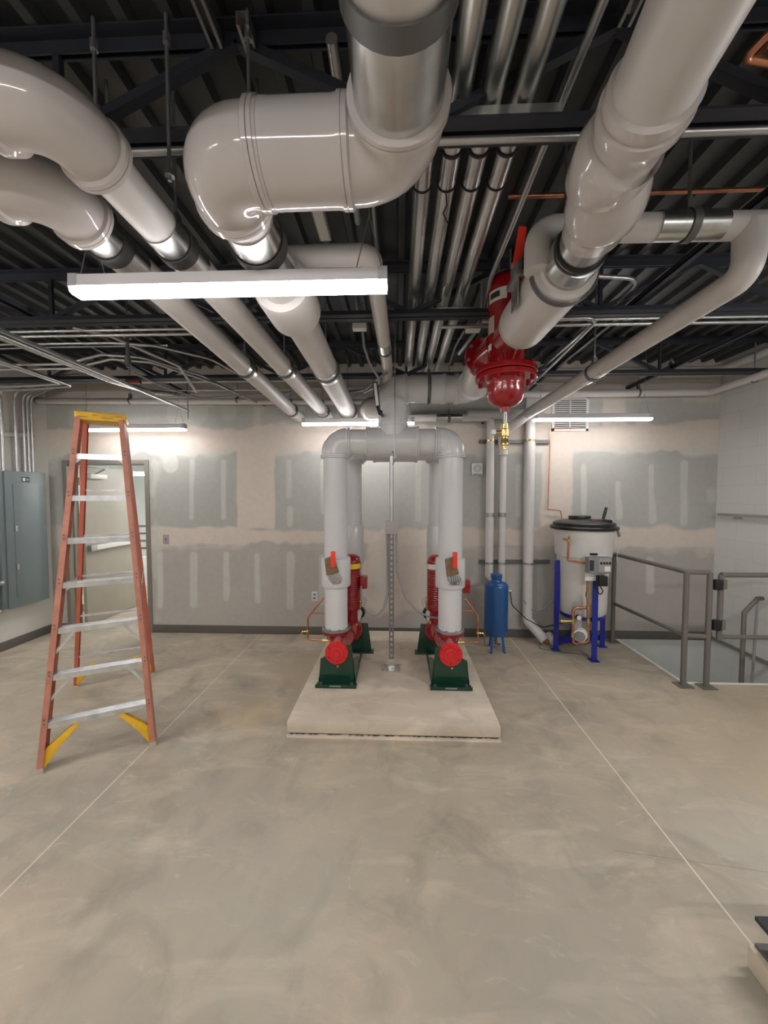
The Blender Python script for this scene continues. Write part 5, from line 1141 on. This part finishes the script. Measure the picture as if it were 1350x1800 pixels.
b = MB(); b.lathe([(.0, -.075), (.042, -.072), (.05, -.06), (.052, -.045)], q, (.55, 1, .1), seg=24)
for k in range(8):
    a = k * PI / 4; b.bar(q + Vector((.03 * math.cos(a) - .03, -.066, .03 * math.sin(a))), q + Vector((.03 * math.cos(a) - .025, -.05, .045 * math.sin(a))), .006, .006)
b.build('pump_motor', GREYP, pm)
flex([atZ(958, 1128, .05), atZ(985, 1131, .045), atZ(1007, 1131, .06), atY(1008, 1120, yp)], 'copper line along the floor from the white drop to the feeder', r=.010, mt=COPPER, name='copper_line', R=.03, cat='copper pipe')

# ------------------------------------------------------------------ guard railing and gate
RX = 2.545; RY = 3.395
def sq(b, p0, p1, w=.042): b.bar(p0, p1, w, w)
t = thing('guard_railing', 'taupe steel guard railing along the stair opening', 'railing', (RX, RY, 0))
P1 = Vector((2.515, 4.44, 0)); P2 = Vector((2.571, 3.42, 0)); P3 = Vector((2.757, 3.40, 0)); zr = 1.035; zm = .46
for q in (P1, P2, P3):
    b = MB(); b.cyl((q.x, q.y, 0), (q.x, q.y, zr - .0), .0225, seg=20); po = b.build('post', RAILM, t)
    b = MB(); b.box((q.x - .06, q.y - .055, 0), (q.x + .065, q.y + .055, .008)); b.build('base_plate', RAILM, po)
b = MB(); b.tube(fillet([P1 + Vector((0, 0, zr)), P2 + Vector((0, 0, zr)), P3 + Vector((0.0, 0, zr))], .02), .021, 14); b.build('top_rail', RAILM, t)
b = MB(); b.tube([P1 + Vector((0, 0, zm)), P2 + Vector((0, 0, zm))], .018, 14); b.tube([P2 + Vector((0, 0, zm)), P3 + Vector((0, 0, zm))], .022, 14); b.build('mid_rail', RAILM, t)
gx0 = P3.x + .095; gy_ = P3.y
t = thing('railing_gate', 'taupe steel gate on black hinges at the stair opening', 'gate', (gx0, gy_, .4))
b = MB(); b.tube([(gx0, gy_, zm - .02), (gx0, gy_, zr - .02)], .022, 14); b.tube([(gx0, gy_, zr - .02), (XR - .05, gy_, zr - .02)], .022, 14); b.tube([(gx0, gy_, zm), (XR - .05, gy_, zm)], .020, 14); b.tube([(XR - .05, gy_, zm - .02), (XR - .05, gy_, zr - .02)], .022, 14); b.build('frame', RAILM, t)
for z in (.93, .57):
    b = MB(); b.box((P3.x + .02, gy_ - .035, z - .045), (gx0 - .005, gy_ + .02, z + .045)); b.build('hinge', BLACKP, t, bevel=.006)
    b = MB(); b.box((gx0 + .0, gy_ - .03, z - .04), (gx0 + .032, gy_ + .03, z + .045)); b.build('hinge_plate', RAILM, t, bevel=.003)
hy = 3.78; hx = atY(1305, 1150, hy).x
t = thing('stair_handrail', 'taupe handrail rising from the stairs behind the gate', 'handrail', (hx, hy, -.5))
b = MB(); zq = atY(1305, 1077, hy).z; zp = atY(1332, 1052, hy).z; b.tube([(hx, hy, -.5), (hx, hy, zq), (hx + .12, hy, zp), (hx + .17, hy, zp)], .021, 12); b.build('rail', RAILM, t)
b = MB(); b.tube([(hx + .17, hy, zp), (hx + .17, hy + .05, zp - .04), (hx + .15, hy + .06, -.5)], .012, 10); b.build('baluster', BOXM, t)
b = MB(); p = atX(1262, 905, XR - .07); b.tube(fillet([(XR, 4.44, 1.50), (XR - .07, 4.44, 1.50), (XR - .07, 1.5, 1.53)], .03), .015, 14); b.box((XR - .08, 4.2, 1.46), (XR, 4.22, 1.49)); tag(b.build('wall_handrail', CONDM), 'grey pipe rail on brackets along the white block wall', 'rail')

# ------------------------------------------------------------------ equipment corner, bottom right
q = atZ(1305, 1690, .09); 
b = MB(); b.box((1.27, -1.2, 0), (3.0, 1.345, .085)); tag(b.build('equipment_pad', PADM, bevel=.008), 'concrete pad corner at the bottom right edge', 'concrete pad')
t = thing('machine_skid', 'dark steel machine skid on the bottom right pad', 'machine skid', (1.37, 1.25, .085))
a = atZ(1322, 1655, .09)
b = MB(); b.box((a.x, -1.1, .085), (2.8, a.y - .01, .097)); b.box((a.x + .03, -1.1, .097), (2.8, a.y - .03, .20)); b.build('channel_frame', DKSTEEL, t, smooth=False)
c = atZ(1327, 1610, .215); b = MB(); b.box((c.x, -1.1, .20), (2.8, c.y, .215)); b.build('top_flange', JOISTM, t, smooth=False)
